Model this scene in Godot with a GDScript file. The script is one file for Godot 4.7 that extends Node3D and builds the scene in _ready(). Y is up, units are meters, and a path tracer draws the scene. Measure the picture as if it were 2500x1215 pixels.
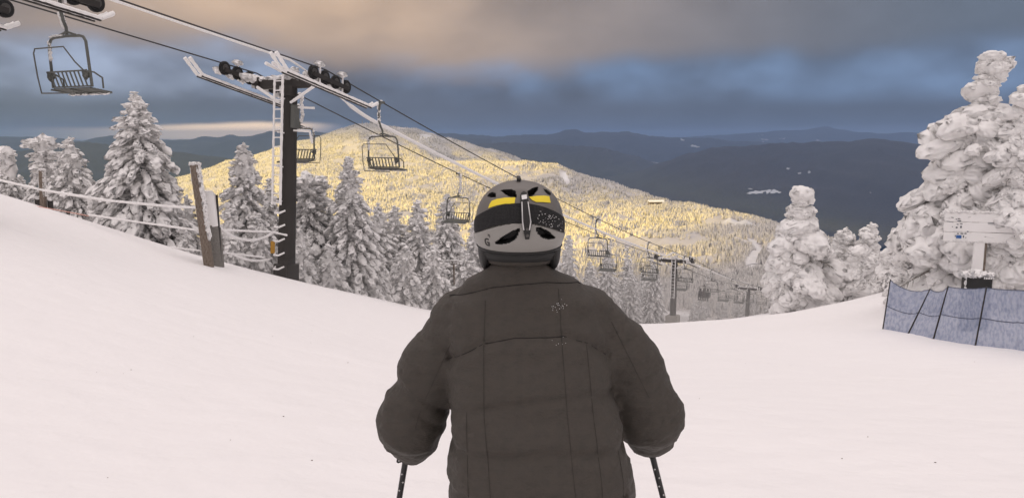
extends Node3D

# ---------------------------------------------------------------- layout helpers
# A pinhole of 1925 px focal length over a 2500 x 1215 picture, pitched down so that eye level falls on row 340.
const FOCAL := 1925.0
const PITCH := 0.13808
var cp := cos(PITCH)
var sp := sin(PITCH)
var rng := RandomNumberGenerator.new()
var noise := FastNoiseLite.new()
var ridged := FastNoiseLite.new()
var M := {}
var taken := {}

func tan_el(py: float) -> float:
	var v := (607.5 - py) / FOCAL
	return (cp * v - sp) / (cp + sp * v)

func at(px: float, py: float, d: float) -> Vector3:
	var v := (607.5 - py) / FOCAL
	var k := d / (cp + sp * v)
	return Vector3((px - 1250.0) / FOCAL * k, (cp * v - sp) * k, -d)

func numbered(called: String) -> String:
	if not taken.has(called):
		taken[called] = 0
		return called
	taken[called] += 1
	return "%s_%03d" % [called, taken[called]]

# ---------------------------------------------------------------- mesh building
class Shape:
	var v := PackedVector3Array()
	var n := PackedVector3Array()
	var c := PackedColorArray()
	var color := Color.WHITE
	func tri(a: Vector3, b: Vector3, d: Vector3, na: Vector3, nb: Vector3, nd: Vector3) -> void:
		if (d - a).cross(b - a).dot(na + nb + nd) < 0.0:
			v.append(a); v.append(d); v.append(b)
			n.append(na); n.append(nd); n.append(nb)
		else:
			v.append(a); v.append(b); v.append(d)
			n.append(na); n.append(nb); n.append(nd)
		c.append(color); c.append(color); c.append(color)
	func quad(a: Vector3, b: Vector3, d: Vector3, e: Vector3, na: Vector3, nb: Vector3, nd: Vector3, ne: Vector3) -> void:
		tri(a, b, d, na, nb, nd)
		tri(a, d, e, na, nd, ne)
	func flat_quad(a: Vector3, b: Vector3, d: Vector3, e: Vector3, toward: Vector3) -> void:
		var m := (b - a).cross(e - a).normalized()
		if m.dot(toward) < 0.0:
			m = -m
		quad(a, b, d, e, m, m, m, m)
	func box(xf: Transform3D, size: Vector3, chamfer := 0.0) -> void:
		# an eight-cornered block; with a chamfer its long edges are cut so that they catch light
		var h := size / 2.0
		if chamfer <= 0.0:
			for axis in 3:
				for s in [-1.0, 1.0]:
					var nn := Vector3.ZERO; nn[axis] = s
					var a := Vector3.ZERO; a[(axis + 1) % 3] = 1.0
					var b := Vector3.ZERO; b[(axis + 2) % 3] = 1.0
					var o := nn * h
					var w := xf.basis * nn
					flat_quad(xf * (o - a * h - b * h), xf * (o + a * h - b * h), xf * (o + a * h + b * h), xf * (o - a * h + b * h), w)
			return
		var q := h - Vector3.ONE * chamfer
		for axis in 3:
			for s in [-1.0, 1.0]:
				var nn := Vector3.ZERO; nn[axis] = s
				var i := (axis + 1) % 3
				var j := (axis + 2) % 3
				var a := Vector3.ZERO; a[i] = q[i]
				var b := Vector3.ZERO; b[j] = q[j]
				var o := nn * h
				flat_quad(xf * (o - a - b), xf * (o + a - b), xf * (o + a + b), xf * (o - a + b), xf.basis * nn)
				for t in [-1.0, 1.0]:
					var e := Vector3.ZERO; e[i] = t
					var p1 := o + e * q[i]
					var p2 := nn * q[axis] + e * h[i]
					flat_quad(xf * (p1 - b), xf * (p1 + b), xf * (p2 + b), xf * (p2 - b), xf.basis * (nn + e))
	func bar(a: Vector3, b: Vector3, w: float, h: float, up := Vector3.UP, chamfer := 0.0) -> void:
		var z := (b - a).normalized()
		var x := up.cross(z).normalized()
		if x.length() < 0.5:
			x = Vector3.RIGHT
		box(Transform3D(Basis(x, z.cross(x), z), (a + b) / 2.0), Vector3(w, h, a.distance_to(b)), chamfer)
	func tube(path: PackedVector3Array, radii: PackedFloat32Array, sides := 8, squash := 1.0, caps := true, bump: FastNoiseLite = null, amount := 0.0) -> void:
		var count := path.size()
		var rings := []
		var normals := []
		var x := Vector3.ZERO
		for i in count:
			var dir := (path[mini(i + 1, count - 1)] - path[maxi(i - 1, 0)]).normalized()
			if x == Vector3.ZERO:
				x = Vector3.UP.cross(dir)
				if x.length() < 0.05:
					x = Vector3.RIGHT.cross(dir)
			x = (x - dir * x.dot(dir)).normalized()
			var y := dir.cross(x)
			var ring := PackedVector3Array()
			var ns := PackedVector3Array()
			for k in sides:
				var a := TAU * k / sides
				var out := x * cos(a) + y * (sin(a) * squash)
				var r := radii[mini(i, radii.size() - 1)]
				if bump:
					var s := path[i] + out * r
					r *= 1.0 + amount * bump.get_noise_3d(s.x, s.y, s.z)
				ring.append(path[i] + out * r)
				ns.append((x * cos(a) + y * (sin(a) / squash)).normalized())
			rings.append(ring)
			normals.append(ns)
		for i in count - 1:
			for k in sides:
				var m := (k + 1) % sides
				quad(rings[i][k], rings[i][m], rings[i + 1][m], rings[i + 1][k], normals[i][k], normals[i][m], normals[i + 1][m], normals[i + 1][k])
		if caps:
			for e in [0, count - 1]:
				var dir2 := (path[e] - path[1 if e == 0 else count - 2]).normalized()
				for k in sides:
					tri(path[e], rings[e][k], rings[e][(k + 1) % sides], dir2, dir2, dir2)
	func rod(a: Vector3, b: Vector3, r: float, r2 := -1.0, sides := 6) -> void:
		tube(PackedVector3Array([a, b]), PackedFloat32Array([r, r if r2 < 0.0 else r2]), sides)
	func disc(center: Vector3, axis: Vector3, r: float, w: float, sides := 18) -> void:
		# a wheel with rounded shoulders
		var z := axis.normalized() * w / 2.0
		tube(PackedVector3Array([center - z, center - z * 0.7, center + z * 0.7, center + z]), PackedFloat32Array([r * 0.86, r, r, r * 0.86]), sides)
	func put(soup: Array, xf: Transform3D, tint := Color.WHITE) -> void:
		v.append_array(xf * (soup[0] as PackedVector3Array))
		var it := Transform3D(xf.basis.inverse().transposed(), Vector3.ZERO)
		n.append_array(it * (soup[1] as PackedVector3Array))
		var cc := PackedColorArray()
		cc.resize((soup[0] as PackedVector3Array).size())
		cc.fill(tint)
		c.append_array(cc)
	func soup() -> Array:
		return [v, n]
	func mesh(colored := false) -> ArrayMesh:
		for i in n.size():
			n[i] = n[i].normalized()
		var arrays := []
		arrays.resize(Mesh.ARRAY_MAX)
		arrays[Mesh.ARRAY_VERTEX] = v
		arrays[Mesh.ARRAY_NORMAL] = n
		if colored:
			arrays[Mesh.ARRAY_COLOR] = c
		var m := ArrayMesh.new()
		m.add_surface_from_arrays(Mesh.PRIMITIVE_TRIANGLES, arrays)
		return m

func lump_soup(seed_: int, detail: int, rough: float) -> Array:
	# a uneven rounded clod: a subdivided icosahedron pushed in and out by noise
	var f := FastNoiseLite.new()
	f.seed = seed_
	f.frequency = 0.9
	f.fractal_octaves = 2
	var g := (1.0 + sqrt(5.0)) / 2.0
	var p := [Vector3(-1, g, 0), Vector3(1, g, 0), Vector3(-1, -g, 0), Vector3(1, -g, 0), Vector3(0, -1, g), Vector3(0, 1, g), Vector3(0, -1, -g), Vector3(0, 1, -g), Vector3(g, 0, -1), Vector3(g, 0, 1), Vector3(-g, 0, -1), Vector3(-g, 0, 1)]
	var faces := [[0, 11, 5], [0, 5, 1], [0, 1, 7], [0, 7, 10], [0, 10, 11], [1, 5, 9], [5, 11, 4], [11, 10, 2], [10, 7, 6], [7, 1, 8], [3, 9, 4], [3, 4, 2], [3, 2, 6], [3, 6, 8], [3, 8, 9], [4, 9, 5], [2, 4, 11], [6, 2, 10], [8, 6, 7], [9, 8, 1]]
	var tris := []
	for q in faces:
		tris.append([p[q[0]].normalized(), p[q[1]].normalized(), p[q[2]].normalized()])
	for k in detail:
		var next := []
		for q in tris:
			var a: Vector3 = ((q[0] + q[1]) as Vector3).normalized()
			var b: Vector3 = ((q[1] + q[2]) as Vector3).normalized()
			var d: Vector3 = ((q[2] + q[0]) as Vector3).normalized()
			next.append([q[0], a, d]); next.append([a, q[1], b]); next.append([d, b, q[2]]); next.append([a, b, d])
		tris = next
	var s := Shape.new()
	for q in tris:
		var w := []
		var ns := []
		for e: Vector3 in q:
			var r := 1.0 + rough * f.get_noise_3d(e.x * 1.6, e.y * 1.6, e.z * 1.6)
			w.append(e * r)
			var t1 := e.cross(Vector3(0.3, 0.9, 0.2)).normalized() * 0.12
			var t2 := e.cross(t1).normalized() * 0.12
			var e1 := (e + t1).normalized()
			var e2 := (e + t2).normalized()
			var q1 := e1 * (1.0 + rough * f.get_noise_3d(e1.x * 1.6, e1.y * 1.6, e1.z * 1.6)) - e * r
			var q2 := e2 * (1.0 + rough * f.get_noise_3d(e2.x * 1.6, e2.y * 1.6, e2.z * 1.6)) - e * r
			var nn := q1.cross(q2).normalized()
			ns.append(nn if nn.dot(e) > 0.0 else -nn)
		s.tri(w[0], w[1], w[2], ns[0], ns[1], ns[2])
	return s.soup()

# ---------------------------------------------------------------- nodes and metas
func part(called: String, mesh: Mesh, material: Material, parent: Node, label := "") -> MeshInstance3D:
	var o := MeshInstance3D.new()
	o.name = called
	o.mesh = mesh
	o.material_override = material
	o.cast_shadow = GeometryInstance3D.SHADOW_CASTING_SETTING_ON
	if label:
		o.set_meta("label", label)
	parent.add_child(o, true)
	return o

func part_s(called: String, s: Shape, material: Material, parent: Node, label := "") -> MeshInstance3D:
	return part(called, s.mesh(false), material, parent, label)

func tag(o: Node, label: String, category: String, group := "") -> void:
	o.set_meta("label", label)
	o.set_meta("category", category)
	if group:
		o.set_meta("group", group)

func thing(called: String, where: Vector3, label: String, category: String, group := "") -> Node3D:
	var o := Node3D.new()
	o.name = numbered(called)
	add_child(o)
	o.position = where
	tag(o, label, category, group)
	return o

func structure(called: String, mesh: Mesh, material: Material, kind := "structure") -> MeshInstance3D:
	var o := part(numbered(called), mesh, material, self)
	o.set_meta("kind", kind)
	return o

func copy(o: Node3D, called: String, where: Vector3, label: String, category: String, group := "") -> Node3D:
	var r: Node3D = o.duplicate()
	r.name = numbered(called)
	add_child(r)
	r.position = where
	tag(r, label, category, group)
	return r

# ---------------------------------------------------------------- materials
func lin(r: float, g: float, b: float) -> Color:
	return Color(r, g, b).linear_to_srgb()

func mat(r: float, g: float, b: float, rough := 0.8, metal := 0.0) -> StandardMaterial3D:
	var m := StandardMaterial3D.new()
	m.albedo_color = lin(r, g, b)
	m.roughness = rough
	m.metallic = metal
	return m

func noise_tex(size: int, freq: float, seed_: int, ramp: Array, octaves := 4, kind := FastNoiseLite.TYPE_SIMPLEX_SMOOTH, warp := 0.0) -> NoiseTexture2D:
	var f := FastNoiseLite.new()
	f.noise_type = kind
	f.seed = seed_
	f.frequency = freq
	f.fractal_octaves = octaves
	if warp > 0.0:
		f.domain_warp_enabled = true
		f.domain_warp_amplitude = warp
		f.domain_warp_frequency = freq
	var t := NoiseTexture2D.new()
	t.width = size
	t.height = size
	t.seamless = true
	t.noise = f
	if ramp.size():
		var g := Gradient.new()
		g.offsets = PackedFloat32Array()
		g.colors = PackedColorArray()
		var off := PackedFloat32Array()
		var col := PackedColorArray()
		for r in ramp:
			off.append(r[0])
			col.append(r[1])
		g.offsets = off
		g.colors = col
		t.color_ramp = g
	return t

func relief(m: StandardMaterial3D, tex: Texture2D, cm: float, scale_: float, world := true) -> StandardMaterial3D:
	m.heightmap_enabled = true
	m.heightmap_texture = tex
	m.heightmap_scale = cm
	m.uv1_triplanar = true
	m.uv1_world_triplanar = world
	m.uv1_scale = Vector3.ONE * scale_
	return m

# ---------------------------------------------------------------- sky
var sky_noise := FastNoiseLite.new()

func blend(a: Vector3, b: Vector3, t: float) -> Vector3:
	return a.lerp(b, clampf(t, 0.0, 1.0))

func sky_color(az: float, el: float) -> Vector3:
	# az in degrees from the way the camera looks (right is positive), el above the horizon; linear radiance
	var ra := deg_to_rad(az)
	var sx := sin(ra) * 60.0
	var sz := cos(ra) * 60.0
	var big := sky_noise.get_noise_3d(sx * 0.55, el * 1.9, sz * 0.55)
	var fine := sky_noise.get_noise_3d(sx * 1.7 + 90.0, el * 3.6 + big * 6.0, sz * 1.7)
	var wisp := sky_noise.get_noise_3d(sx * 3.4, el * 7.0 + big * 6.0, sz * 3.4 + 40.0)
	var warm := exp(-pow((az + 15.0) / 16.0, 2.0))
	# underside of the high deck: tan where the low sun warms it, grey-blue away from it
	var grey := blend(Vector3(0.25, 0.225, 0.225), Vector3(0.135, 0.165, 0.215), smoothstep(2.0, 33.0, az) * smoothstep(120.0, 60.0, az))
	var deck := blend(grey, Vector3(0.60, 0.435, 0.315), warm * (0.85 + 0.35 * fine + 0.3 * big))
	deck *= 1.0 + 0.13 * fine + 0.10 * wisp
	# lower cloud, slate with paler blue breaks
	var slate := blend(Vector3(0.125, 0.138, 0.172), Vector3(0.105, 0.128, 0.175), smoothstep(-12.0, 22.0, az))
	var breaks := blend(Vector3(0.37, 0.43, 0.57), Vector3(0.19, 0.272, 0.425), smoothstep(-24.0, 4.0, az))
	var where := smoothstep(1.9, 3.6, el) * smoothstep(8.2, 4.8, el + az * 0.015)
	var low := blend(slate, breaks, where * (0.50 + 1.0 * fine + 0.55 * big + 0.35 * wisp))
	low *= 1.0 + 0.12 * wisp
	var edge := 5.9 + 1.7 * big + 1.1 * fine + 0.35 * wisp - 1.0 * exp(-pow((az + 3.0) / 9.0, 2.0))
	var c := blend(low, deck, smoothstep(edge - 1.1, edge + 1.3, el))
	# strip of clear air just over the hills: creamy to the left, blue to the right
	var strip := blend(Vector3(0.15, 0.18, 0.25), Vector3(2.1, 1.5, 0.95), smoothstep(-11.5, -16.0, az) * smoothstep(-34.0, -21.0, az))
	if az < -33.0:
		strip = blend(Vector3(0.24, 0.27, 0.31), Vector3(0.10, 0.13, 0.2), smoothstep(-60.0, -110.0, az))
	var lid := 0.66 + 0.42 * smoothstep(-29.0, -17.0, az) * smoothstep(-8.0, -14.0, az) + 0.10 * wisp + 0.22 * smoothstep(5.0, 25.0, az)
	c = blend(strip, c, smoothstep(lid - 0.16, lid + 0.16, el))
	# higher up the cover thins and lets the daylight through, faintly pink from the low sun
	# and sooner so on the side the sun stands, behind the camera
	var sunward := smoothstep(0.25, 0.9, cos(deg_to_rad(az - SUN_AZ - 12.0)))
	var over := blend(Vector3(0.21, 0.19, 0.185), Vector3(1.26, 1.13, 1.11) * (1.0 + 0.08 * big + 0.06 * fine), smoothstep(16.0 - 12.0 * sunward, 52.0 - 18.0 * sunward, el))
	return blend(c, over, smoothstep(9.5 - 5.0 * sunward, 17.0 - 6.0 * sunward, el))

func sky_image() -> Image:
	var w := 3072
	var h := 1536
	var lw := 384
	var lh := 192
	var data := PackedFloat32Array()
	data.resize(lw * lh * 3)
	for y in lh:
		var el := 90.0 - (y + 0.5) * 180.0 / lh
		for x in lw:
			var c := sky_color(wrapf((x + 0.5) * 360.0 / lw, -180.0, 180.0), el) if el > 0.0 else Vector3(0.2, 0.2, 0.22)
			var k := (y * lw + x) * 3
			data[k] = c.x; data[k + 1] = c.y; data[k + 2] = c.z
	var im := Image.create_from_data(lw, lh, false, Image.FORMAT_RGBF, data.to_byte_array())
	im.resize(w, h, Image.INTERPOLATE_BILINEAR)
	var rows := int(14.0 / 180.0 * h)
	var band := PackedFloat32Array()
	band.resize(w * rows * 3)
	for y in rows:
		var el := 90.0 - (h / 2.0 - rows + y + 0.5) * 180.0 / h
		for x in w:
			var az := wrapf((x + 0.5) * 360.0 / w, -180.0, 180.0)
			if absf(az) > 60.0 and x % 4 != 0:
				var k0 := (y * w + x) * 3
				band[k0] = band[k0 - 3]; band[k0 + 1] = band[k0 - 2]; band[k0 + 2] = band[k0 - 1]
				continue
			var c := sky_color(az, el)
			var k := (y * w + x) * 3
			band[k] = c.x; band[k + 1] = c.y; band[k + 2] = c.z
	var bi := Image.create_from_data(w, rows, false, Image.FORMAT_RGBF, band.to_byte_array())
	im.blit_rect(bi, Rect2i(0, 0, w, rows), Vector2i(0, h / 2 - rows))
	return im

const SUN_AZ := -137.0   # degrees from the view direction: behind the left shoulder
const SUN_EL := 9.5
var to_sun := Vector3.ZERO

func make_light() -> void:
	var cam := Camera3D.new()
	cam.name = "camera"
	cam.fov = rad_to_deg(2.0 * atan(607.5 / FOCAL))
	cam.rotation.x = -PITCH
	cam.near = 0.05
	cam.far = 90000.0
	add_child(cam)
	cam.current = true
	sky_noise.seed = 7
	sky_noise.frequency = 0.045
	sky_noise.fractal_octaves = 5
	sky_noise.fractal_gain = 0.48
	var env := Environment.new()
	env.background_mode = Environment.BG_SKY
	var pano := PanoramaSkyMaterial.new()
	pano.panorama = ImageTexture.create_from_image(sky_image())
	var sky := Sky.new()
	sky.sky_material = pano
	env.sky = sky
	env.tonemap_mode = Environment.TONE_MAPPER_LINEAR
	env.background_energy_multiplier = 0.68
	env.tonemap_exposure = 1.55
	env.sdfgi_enabled = true
	env.ssao_enabled = true
	env.ssil_enabled = true
	env.fog_enabled = true
	env.fog_density = 0.000058
	env.fog_light_color = lin(0.38, 0.57, 0.94)
	env.volumetric_fog_enabled = true
	env.volumetric_fog_density = 0.0
	var we := WorldEnvironment.new()
	we.name = "world_environment"
	we.environment = env
	add_child(we)
	var a := deg_to_rad(SUN_AZ)
	var e := deg_to_rad(SUN_EL)
	to_sun = Vector3(sin(a) * cos(e), sin(e), -cos(a) * cos(e))
	var sun := DirectionalLight3D.new()
	sun.name = "sun"
	sun.light_color = lin(1.0, 0.70, 0.10)
	sun.light_energy = 1.6
	sun.light_angular_distance = 0.6
	sun.shadow_enabled = true
	add_child(sun)
	sun.look_at_from_position(Vector3.ZERO, -to_sun, Vector3.UP)

# ---------------------------------------------------------------- materials
func make_materials() -> void:
	var grain := noise_tex(512, 0.02, 3, [])
	var crust := noise_tex(512, 0.012, 8, [], 6, FastNoiseLite.TYPE_SIMPLEX_SMOOTH, 20.0)
	M.snow = relief(mat(0.90, 0.895, 0.89, 0.75), grain, 1.2, 2.2)
	M.slope = relief(mat(0.91, 0.895, 0.895, 0.7), crust, 3.0, 0.22)
	M.rime = relief(mat(0.90, 0.89, 0.88, 0.85), grain, 0.9, 4.0)
	M.needles = mat(1, 1, 1, 0.9)
	M.needles.vertex_color_use_as_albedo = true
	M.bark = relief(mat(0.16, 0.13, 0.105, 0.95), grain, 2.0, 3.0)
	M.steel = relief(mat(0.028, 0.024, 0.021, 0.55), grain, 0.3, 2.0)
	M.cable = mat(0.03, 0.03, 0.032, 0.6)
	M.chair_steel = relief(mat(0.11, 0.115, 0.105, 0.55), grain, 0.3, 6.0)
	M.rubber = mat(0.012, 0.012, 0.012, 0.75)
	M.wheel_rim = mat(0.09, 0.085, 0.08, 0.5, 0.3)
	M.concrete = relief(mat(0.34, 0.32, 0.29, 0.95), grain, 1.0, 1.0)
	M.wood = mat(0.27, 0.235, 0.20, 0.9)
	M.wood.albedo_texture = noise_tex(256, 0.02, 5, [[0.0, Color(0.55, 0.5, 0.46)], [0.5, Color(0.85, 0.82, 0.8)], [1.0, Color(1, 1, 1)]])
	M.wood.uv1_triplanar = true
	M.wood.uv1_scale = Vector3(9, 1.2, 9)
	M.cord = mat(0.62, 0.36, 0.30, 0.9)
	M.black = mat(0.012, 0.012, 0.012, 0.6)
	M.yellow = mat(0.80, 0.62, 0.015, 0.5)
	M.helmet = relief(mat(0.135, 0.125, 0.115, 0.45), grain, 0.03, 20.0, false)
	M.helmet_low = relief(mat(0.27, 0.262, 0.245, 0.42), grain, 0.03, 20.0, false)
	M.silver = mat(0.6, 0.6, 0.6, 0.3, 0.6)
	M.skin = mat(0.45, 0.28, 0.2, 0.6)

# ---------------------------------------------------------------- the snow slope the skier stands on
func edge_of(x: float) -> float:
	return 30.0 + 15.0 * smoothstep(-11.0, 7.0, x) - 12.0 * smoothstep(15.0, 24.0, x) - 3.0 * smoothstep(-12.0, -22.0, x)

func snow_y(x: float, d: float) -> float:
	var l := sqrt(x * x + 1.0) - 1.0
	var bank := (0.24 * l + 0.0036 * x * x) if x < 0.0 else 0.0085 * x * x * (0.36 + 0.64 * smoothstep(18.0, 34.0, d)) * (1.0 - 0.4 * smoothstep(30.0, 42.0, d))
	if x < -22.0:
		bank -= 0.08 * minf(-22.0 - x, 60.0)
	bank = minf(bank, 14.0)
	if x > 18.0:
		bank -= 0.25 * minf(x - 18.0, 40.0)
	var y := -1.4 - 0.212 * maxf(d, -60.0) - 0.12 * minf(d + 60.0, 0.0) + bank * smoothstep(-4.0, 14.0, d) + 0.62 * smoothstep(16.0, 34.0, d) * smoothstep(14.0, -4.0, x)
	var over := d - edge_of(x)
	if over > -6.0:
		y -= 0.012 * (over + 6.0) * (over + 6.0) if over < 6.0 else 1.728 + 0.29 * (over - 6.0)
	y += 0.10 * noise.get_noise_2d(x * 2.2, d * 1.3) + 0.32 * noise.get_noise_2d(x * 0.5 + 40.0, d * 0.5) * smoothstep(2.0, 10.0, d)
	y += 0.018 * noise.get_noise_2d(x * 9.0 + d * 6.0, d * 20.0 - x * 8.0)
	return y

func make_snow_slope() -> void:
	var xs := PackedFloat32Array()
	var ds := PackedFloat32Array()
	var x := -48.0
	for far in [-400.0, -260.0, -170.0, -120.0, -90.0, -70.0, -58.0]:
		xs.append(far)
	while x <= 48.0:
		xs.append(x)
		x += 0.16 if absf(x) < 9.0 else 0.4
	for far in [58.0, 70.0, 90.0, 120.0, 170.0, 260.0, 400.0]:
		xs.append(far)
	for back in [-300.0, -220.0, -150.0, -100.0, -70.0, -45.0, -30.0, -20.0, -14.0]:
		ds.append(back)
	var d := -9.0
	while d <= 72.0:
		ds.append(d)
		d += 0.12 if d < 14.0 and d > 3.0 else 0.35
	structure("snow_slope", grid(xs, ds, snow_y), M.slope)

func grid(xs: PackedFloat32Array, ds: PackedFloat32Array, height: Callable) -> ArrayMesh:
	var w := xs.size()
	var h := ds.size()
	var v := PackedVector3Array()
	v.resize(w * h)
	for j in h:
		for i in w:
			v[j * w + i] = Vector3(xs[i], height.call(xs[i], ds[j]), -ds[j])
	return sheet(v, w, h)

func sheet(v: PackedVector3Array, w: int, h: int, colors := PackedColorArray()) -> ArrayMesh:
	# rows run away from the camera, columns to the right
	var n := PackedVector3Array()
	n.resize(w * h)
	var idx := PackedInt32Array()
	idx.resize((w - 1) * (h - 1) * 6)
	var q := 0
	for j in h:
		for i in w:
			var k := j * w + i
			var ex := v[k + 1 if i < w - 1 else k] - v[k - 1 if i > 0 else k]
			var ez := v[k + w if j < h - 1 else k] - v[k - w if j > 0 else k]
			var nn := ex.cross(ez).normalized()
			n[k] = nn if nn.y > 0.0 else -nn
			if i < w - 1 and j < h - 1:
				idx[q] = k; idx[q + 1] = k + w; idx[q + 2] = k + w + 1
				idx[q + 3] = k; idx[q + 4] = k + w + 1; idx[q + 5] = k + 1
				q += 6
	var arrays := []
	arrays.resize(Mesh.ARRAY_MAX)
	arrays[Mesh.ARRAY_VERTEX] = v
	arrays[Mesh.ARRAY_NORMAL] = n
	arrays[Mesh.ARRAY_INDEX] = idx
	if colors.size():
		arrays[Mesh.ARRAY_COLOR] = colors
	var m := ArrayMesh.new()
	m.add_surface_from_arrays(Mesh.PRIMITIVE_TRIANGLES, arrays)
	return m

# ---------------------------------------------------------------- the wooded hillside and its summit
const HU := 240
const HD := 200
const U0 := -1.25
const U1 := 1.25
const D0 := 44.0
const D1 := 5200.0
var hill := PackedFloat32Array()
var hill_low := PackedFloat32Array()   # highest sight line (slope) over everything nearer in that direction

# for each direction (column of the picture): distance and the row at which the ground there is met
var hill_table := [
	[-1150, [44, 640, 200, 700, 700, 760, 1500, 640, 2600, 590, 3600, 600, 5200, 640]],
	[-300, [44, 640, 120, 720, 300, 800, 700, 760, 1500, 610, 2600, 545, 3000, 548, 5200, 640]],
	[0, [44, 650, 120, 740, 300, 800, 700, 740, 1500, 590, 2300, 530, 2700, 517, 3000, 522, 5200, 620]],
	[200, [44, 690, 120, 760, 300, 790, 700, 725, 1100, 640, 1500, 570, 2300, 505, 2700, 490, 3000, 496, 5200, 600]],
	[420, [44, 740, 120, 780, 300, 780, 700, 715, 1100, 625, 1500, 555, 1900, 500, 2300, 460, 2700, 440, 3000, 444, 5200, 560]],
	[600, [44, 770, 120, 790, 300, 775, 700, 700, 1100, 605, 1500, 530, 1900, 470, 2300, 425, 2700, 394, 3000, 384, 3400, 398, 5200, 540]],
	[740, [44, 790, 120, 800, 300, 770, 700, 690, 1100, 590, 1500, 510, 1900, 452, 2300, 405, 2700, 368, 3100, 346, 3400, 350, 5200, 520]],
	[880, [44, 800, 120, 805, 300, 770, 700, 685, 1100, 585, 1500, 500, 1900, 440, 2300, 398, 2700, 352, 3100, 312, 3300, 302, 3600, 312, 5200, 480]],
	[1000, [44, 815, 120, 810, 300, 770, 700, 685, 1100, 585, 1500, 500, 1900, 438, 2300, 400, 2700, 368, 3100, 325, 3300, 311, 3600, 318, 5200, 470]],
	[1100, [44, 830, 120, 815, 300, 775, 700, 690, 1100, 590, 1500, 505, 1900, 440, 2300, 402, 2500, 399, 2800, 404, 3100, 352, 3300, 334, 3600, 345, 5200, 480]],
	[1200, [44, 840, 120, 815, 300, 780, 700, 690, 1100, 590, 1500, 508, 1900, 440, 2300, 394, 2500, 400, 2800, 408, 3200, 374, 3400, 366, 3700, 376, 5200, 490]],
	[1340, [44, 845, 120, 812, 300, 780, 700, 690, 1100, 588, 1500, 510, 1900, 444, 2250, 398, 2500, 410, 3000, 425, 3500, 410, 5200, 520]],
	[1450, [44, 845, 120, 805, 300, 780, 700, 690, 1100, 584, 1500, 514, 1900, 455, 2100, 435, 2400, 445, 3000, 470, 5200, 560]],
	[1560, [44, 845, 85, 800, 120, 805, 300, 780, 700, 688, 1100, 580, 1500, 516, 1800, 482, 2000, 471, 2300, 485, 3000, 520, 5200, 590]],
	[1700, [44, 845, 85, 802, 120, 806, 300, 780, 700, 684, 1100, 572, 1400, 522, 1600, 504, 1900, 520, 3000, 570, 5200, 620]],
	[1830, [44, 840, 120, 802, 300, 778, 700, 676, 1000, 596, 1200, 553, 1400, 533, 1650, 545, 3000, 600, 5200, 640]],
	[1900, [44, 830, 120, 800, 300, 775, 700, 668, 1000, 592, 1200, 560, 1400, 552, 1650, 570, 3000, 620, 5200, 650]],
	[2020, [44, 810, 120, 795, 300, 775, 700, 672, 900, 620, 1100, 598, 1300, 600, 1600, 620, 3000, 650, 5200, 670]],
	[2200, [44, 770, 120, 780, 300, 775, 700, 690, 900, 660, 1100, 650, 1400, 660, 3000, 680, 5200, 690]],
	[2700, [44, 770, 120, 790, 300, 780, 700, 730, 1200, 700, 3000, 700, 5200, 700]],
	[3650, [44, 770, 200, 800, 700, 780, 3000, 720, 5200, 700]],
]

func make_hill_heights() -> void:
	# each direction's profile on a common log scale of distance, softened, then blended between directions
	var columns := []
	for row in hill_table:
		var pts: Array = row[1]
		var prof := PackedFloat32Array()
		prof.resize(HD)
		for j in HD:
			var d := D0 * pow(D1 / D0, float(j) / (HD - 1))
			var k := 0
			while k + 4 < pts.size() and float(pts[k + 2]) < d:
				k += 2
			var f := clampf((log(d) - log(float(pts[k]))) / (log(float(pts[k + 2])) - log(float(pts[k]))), 0.0, 1.0)
			prof[j] = tan_el(lerpf(pts[k + 1], pts[k + 3], f)) * d
		for pass_ in 6:
			var soft := prof.duplicate()
			for j in range(1, HD - 1):
				soft[j] = (prof[j - 1] + 2.0 * prof[j] + prof[j + 1]) / 4.0
			prof = soft
		columns.append([(float(row[0]) - 1250.0) / FOCAL, prof])
	hill.resize(HU * HD)
	hill_low.resize(HU * HD)
	for i in HU:
		var u := lerpf(U0, U1, float(i) / (HU - 1))
		var k := 0
		while k < columns.size() - 2 and columns[k + 1][0] < u:
			k += 1
		var f := clampf((u - columns[k][0]) / (columns[k + 1][0] - columns[k][0]), 0.0, 1.0)
		f = lerpf(f, smoothstep(0.0, 1.0, f), 0.6)
		var best := -9.0
		for j in HD:
			var d := D0 * pow(D1 / D0, float(j) / (HD - 1))
			var y := lerpf(columns[k][1][j], columns[k + 1][1][j], f)
			var x := u * d
			var amp := smoothstep(150.0, 900.0, d)
			y += amp * (13.0 * ridged.get_noise_2d(x * 0.35, d * 0.3) + 5.0 * noise.get_noise_2d(x * 0.09, d * 0.09))
			y += 0.6 * noise.get_noise_2d(x * 0.4, d * 0.4)
			hill[i * HD + j] = y
			hill_low[i * HD + j] = best
			best = maxf(best, y / d)

func hill_at(table: PackedFloat32Array, x: float, d: float) -> float:
	var fi := clampf((x / d - U0) / (U1 - U0), 0.0, 0.99999) * (HU - 1)
	var fj := clampf(log(d / D0) / log(D1 / D0), 0.0, 0.99999) * (HD - 1)
	var i := int(fi)
	var j := int(fj)
	fi -= i
	fj -= j
	return lerpf(lerpf(table[i * HD + j], table[i * HD + j + 1], fj), lerpf(table[(i + 1) * HD + j], table[(i + 1) * HD + j + 1], fj), fi)

func ground_y(x: float, d: float) -> float:
	var y := -1000.0
	if d < 72.0 and absf(x) < 48.0:
		y = snow_y(x, d)
	if d > D0:
		y = maxf(y, hill_at(hill, x, d))
	return y

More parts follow.
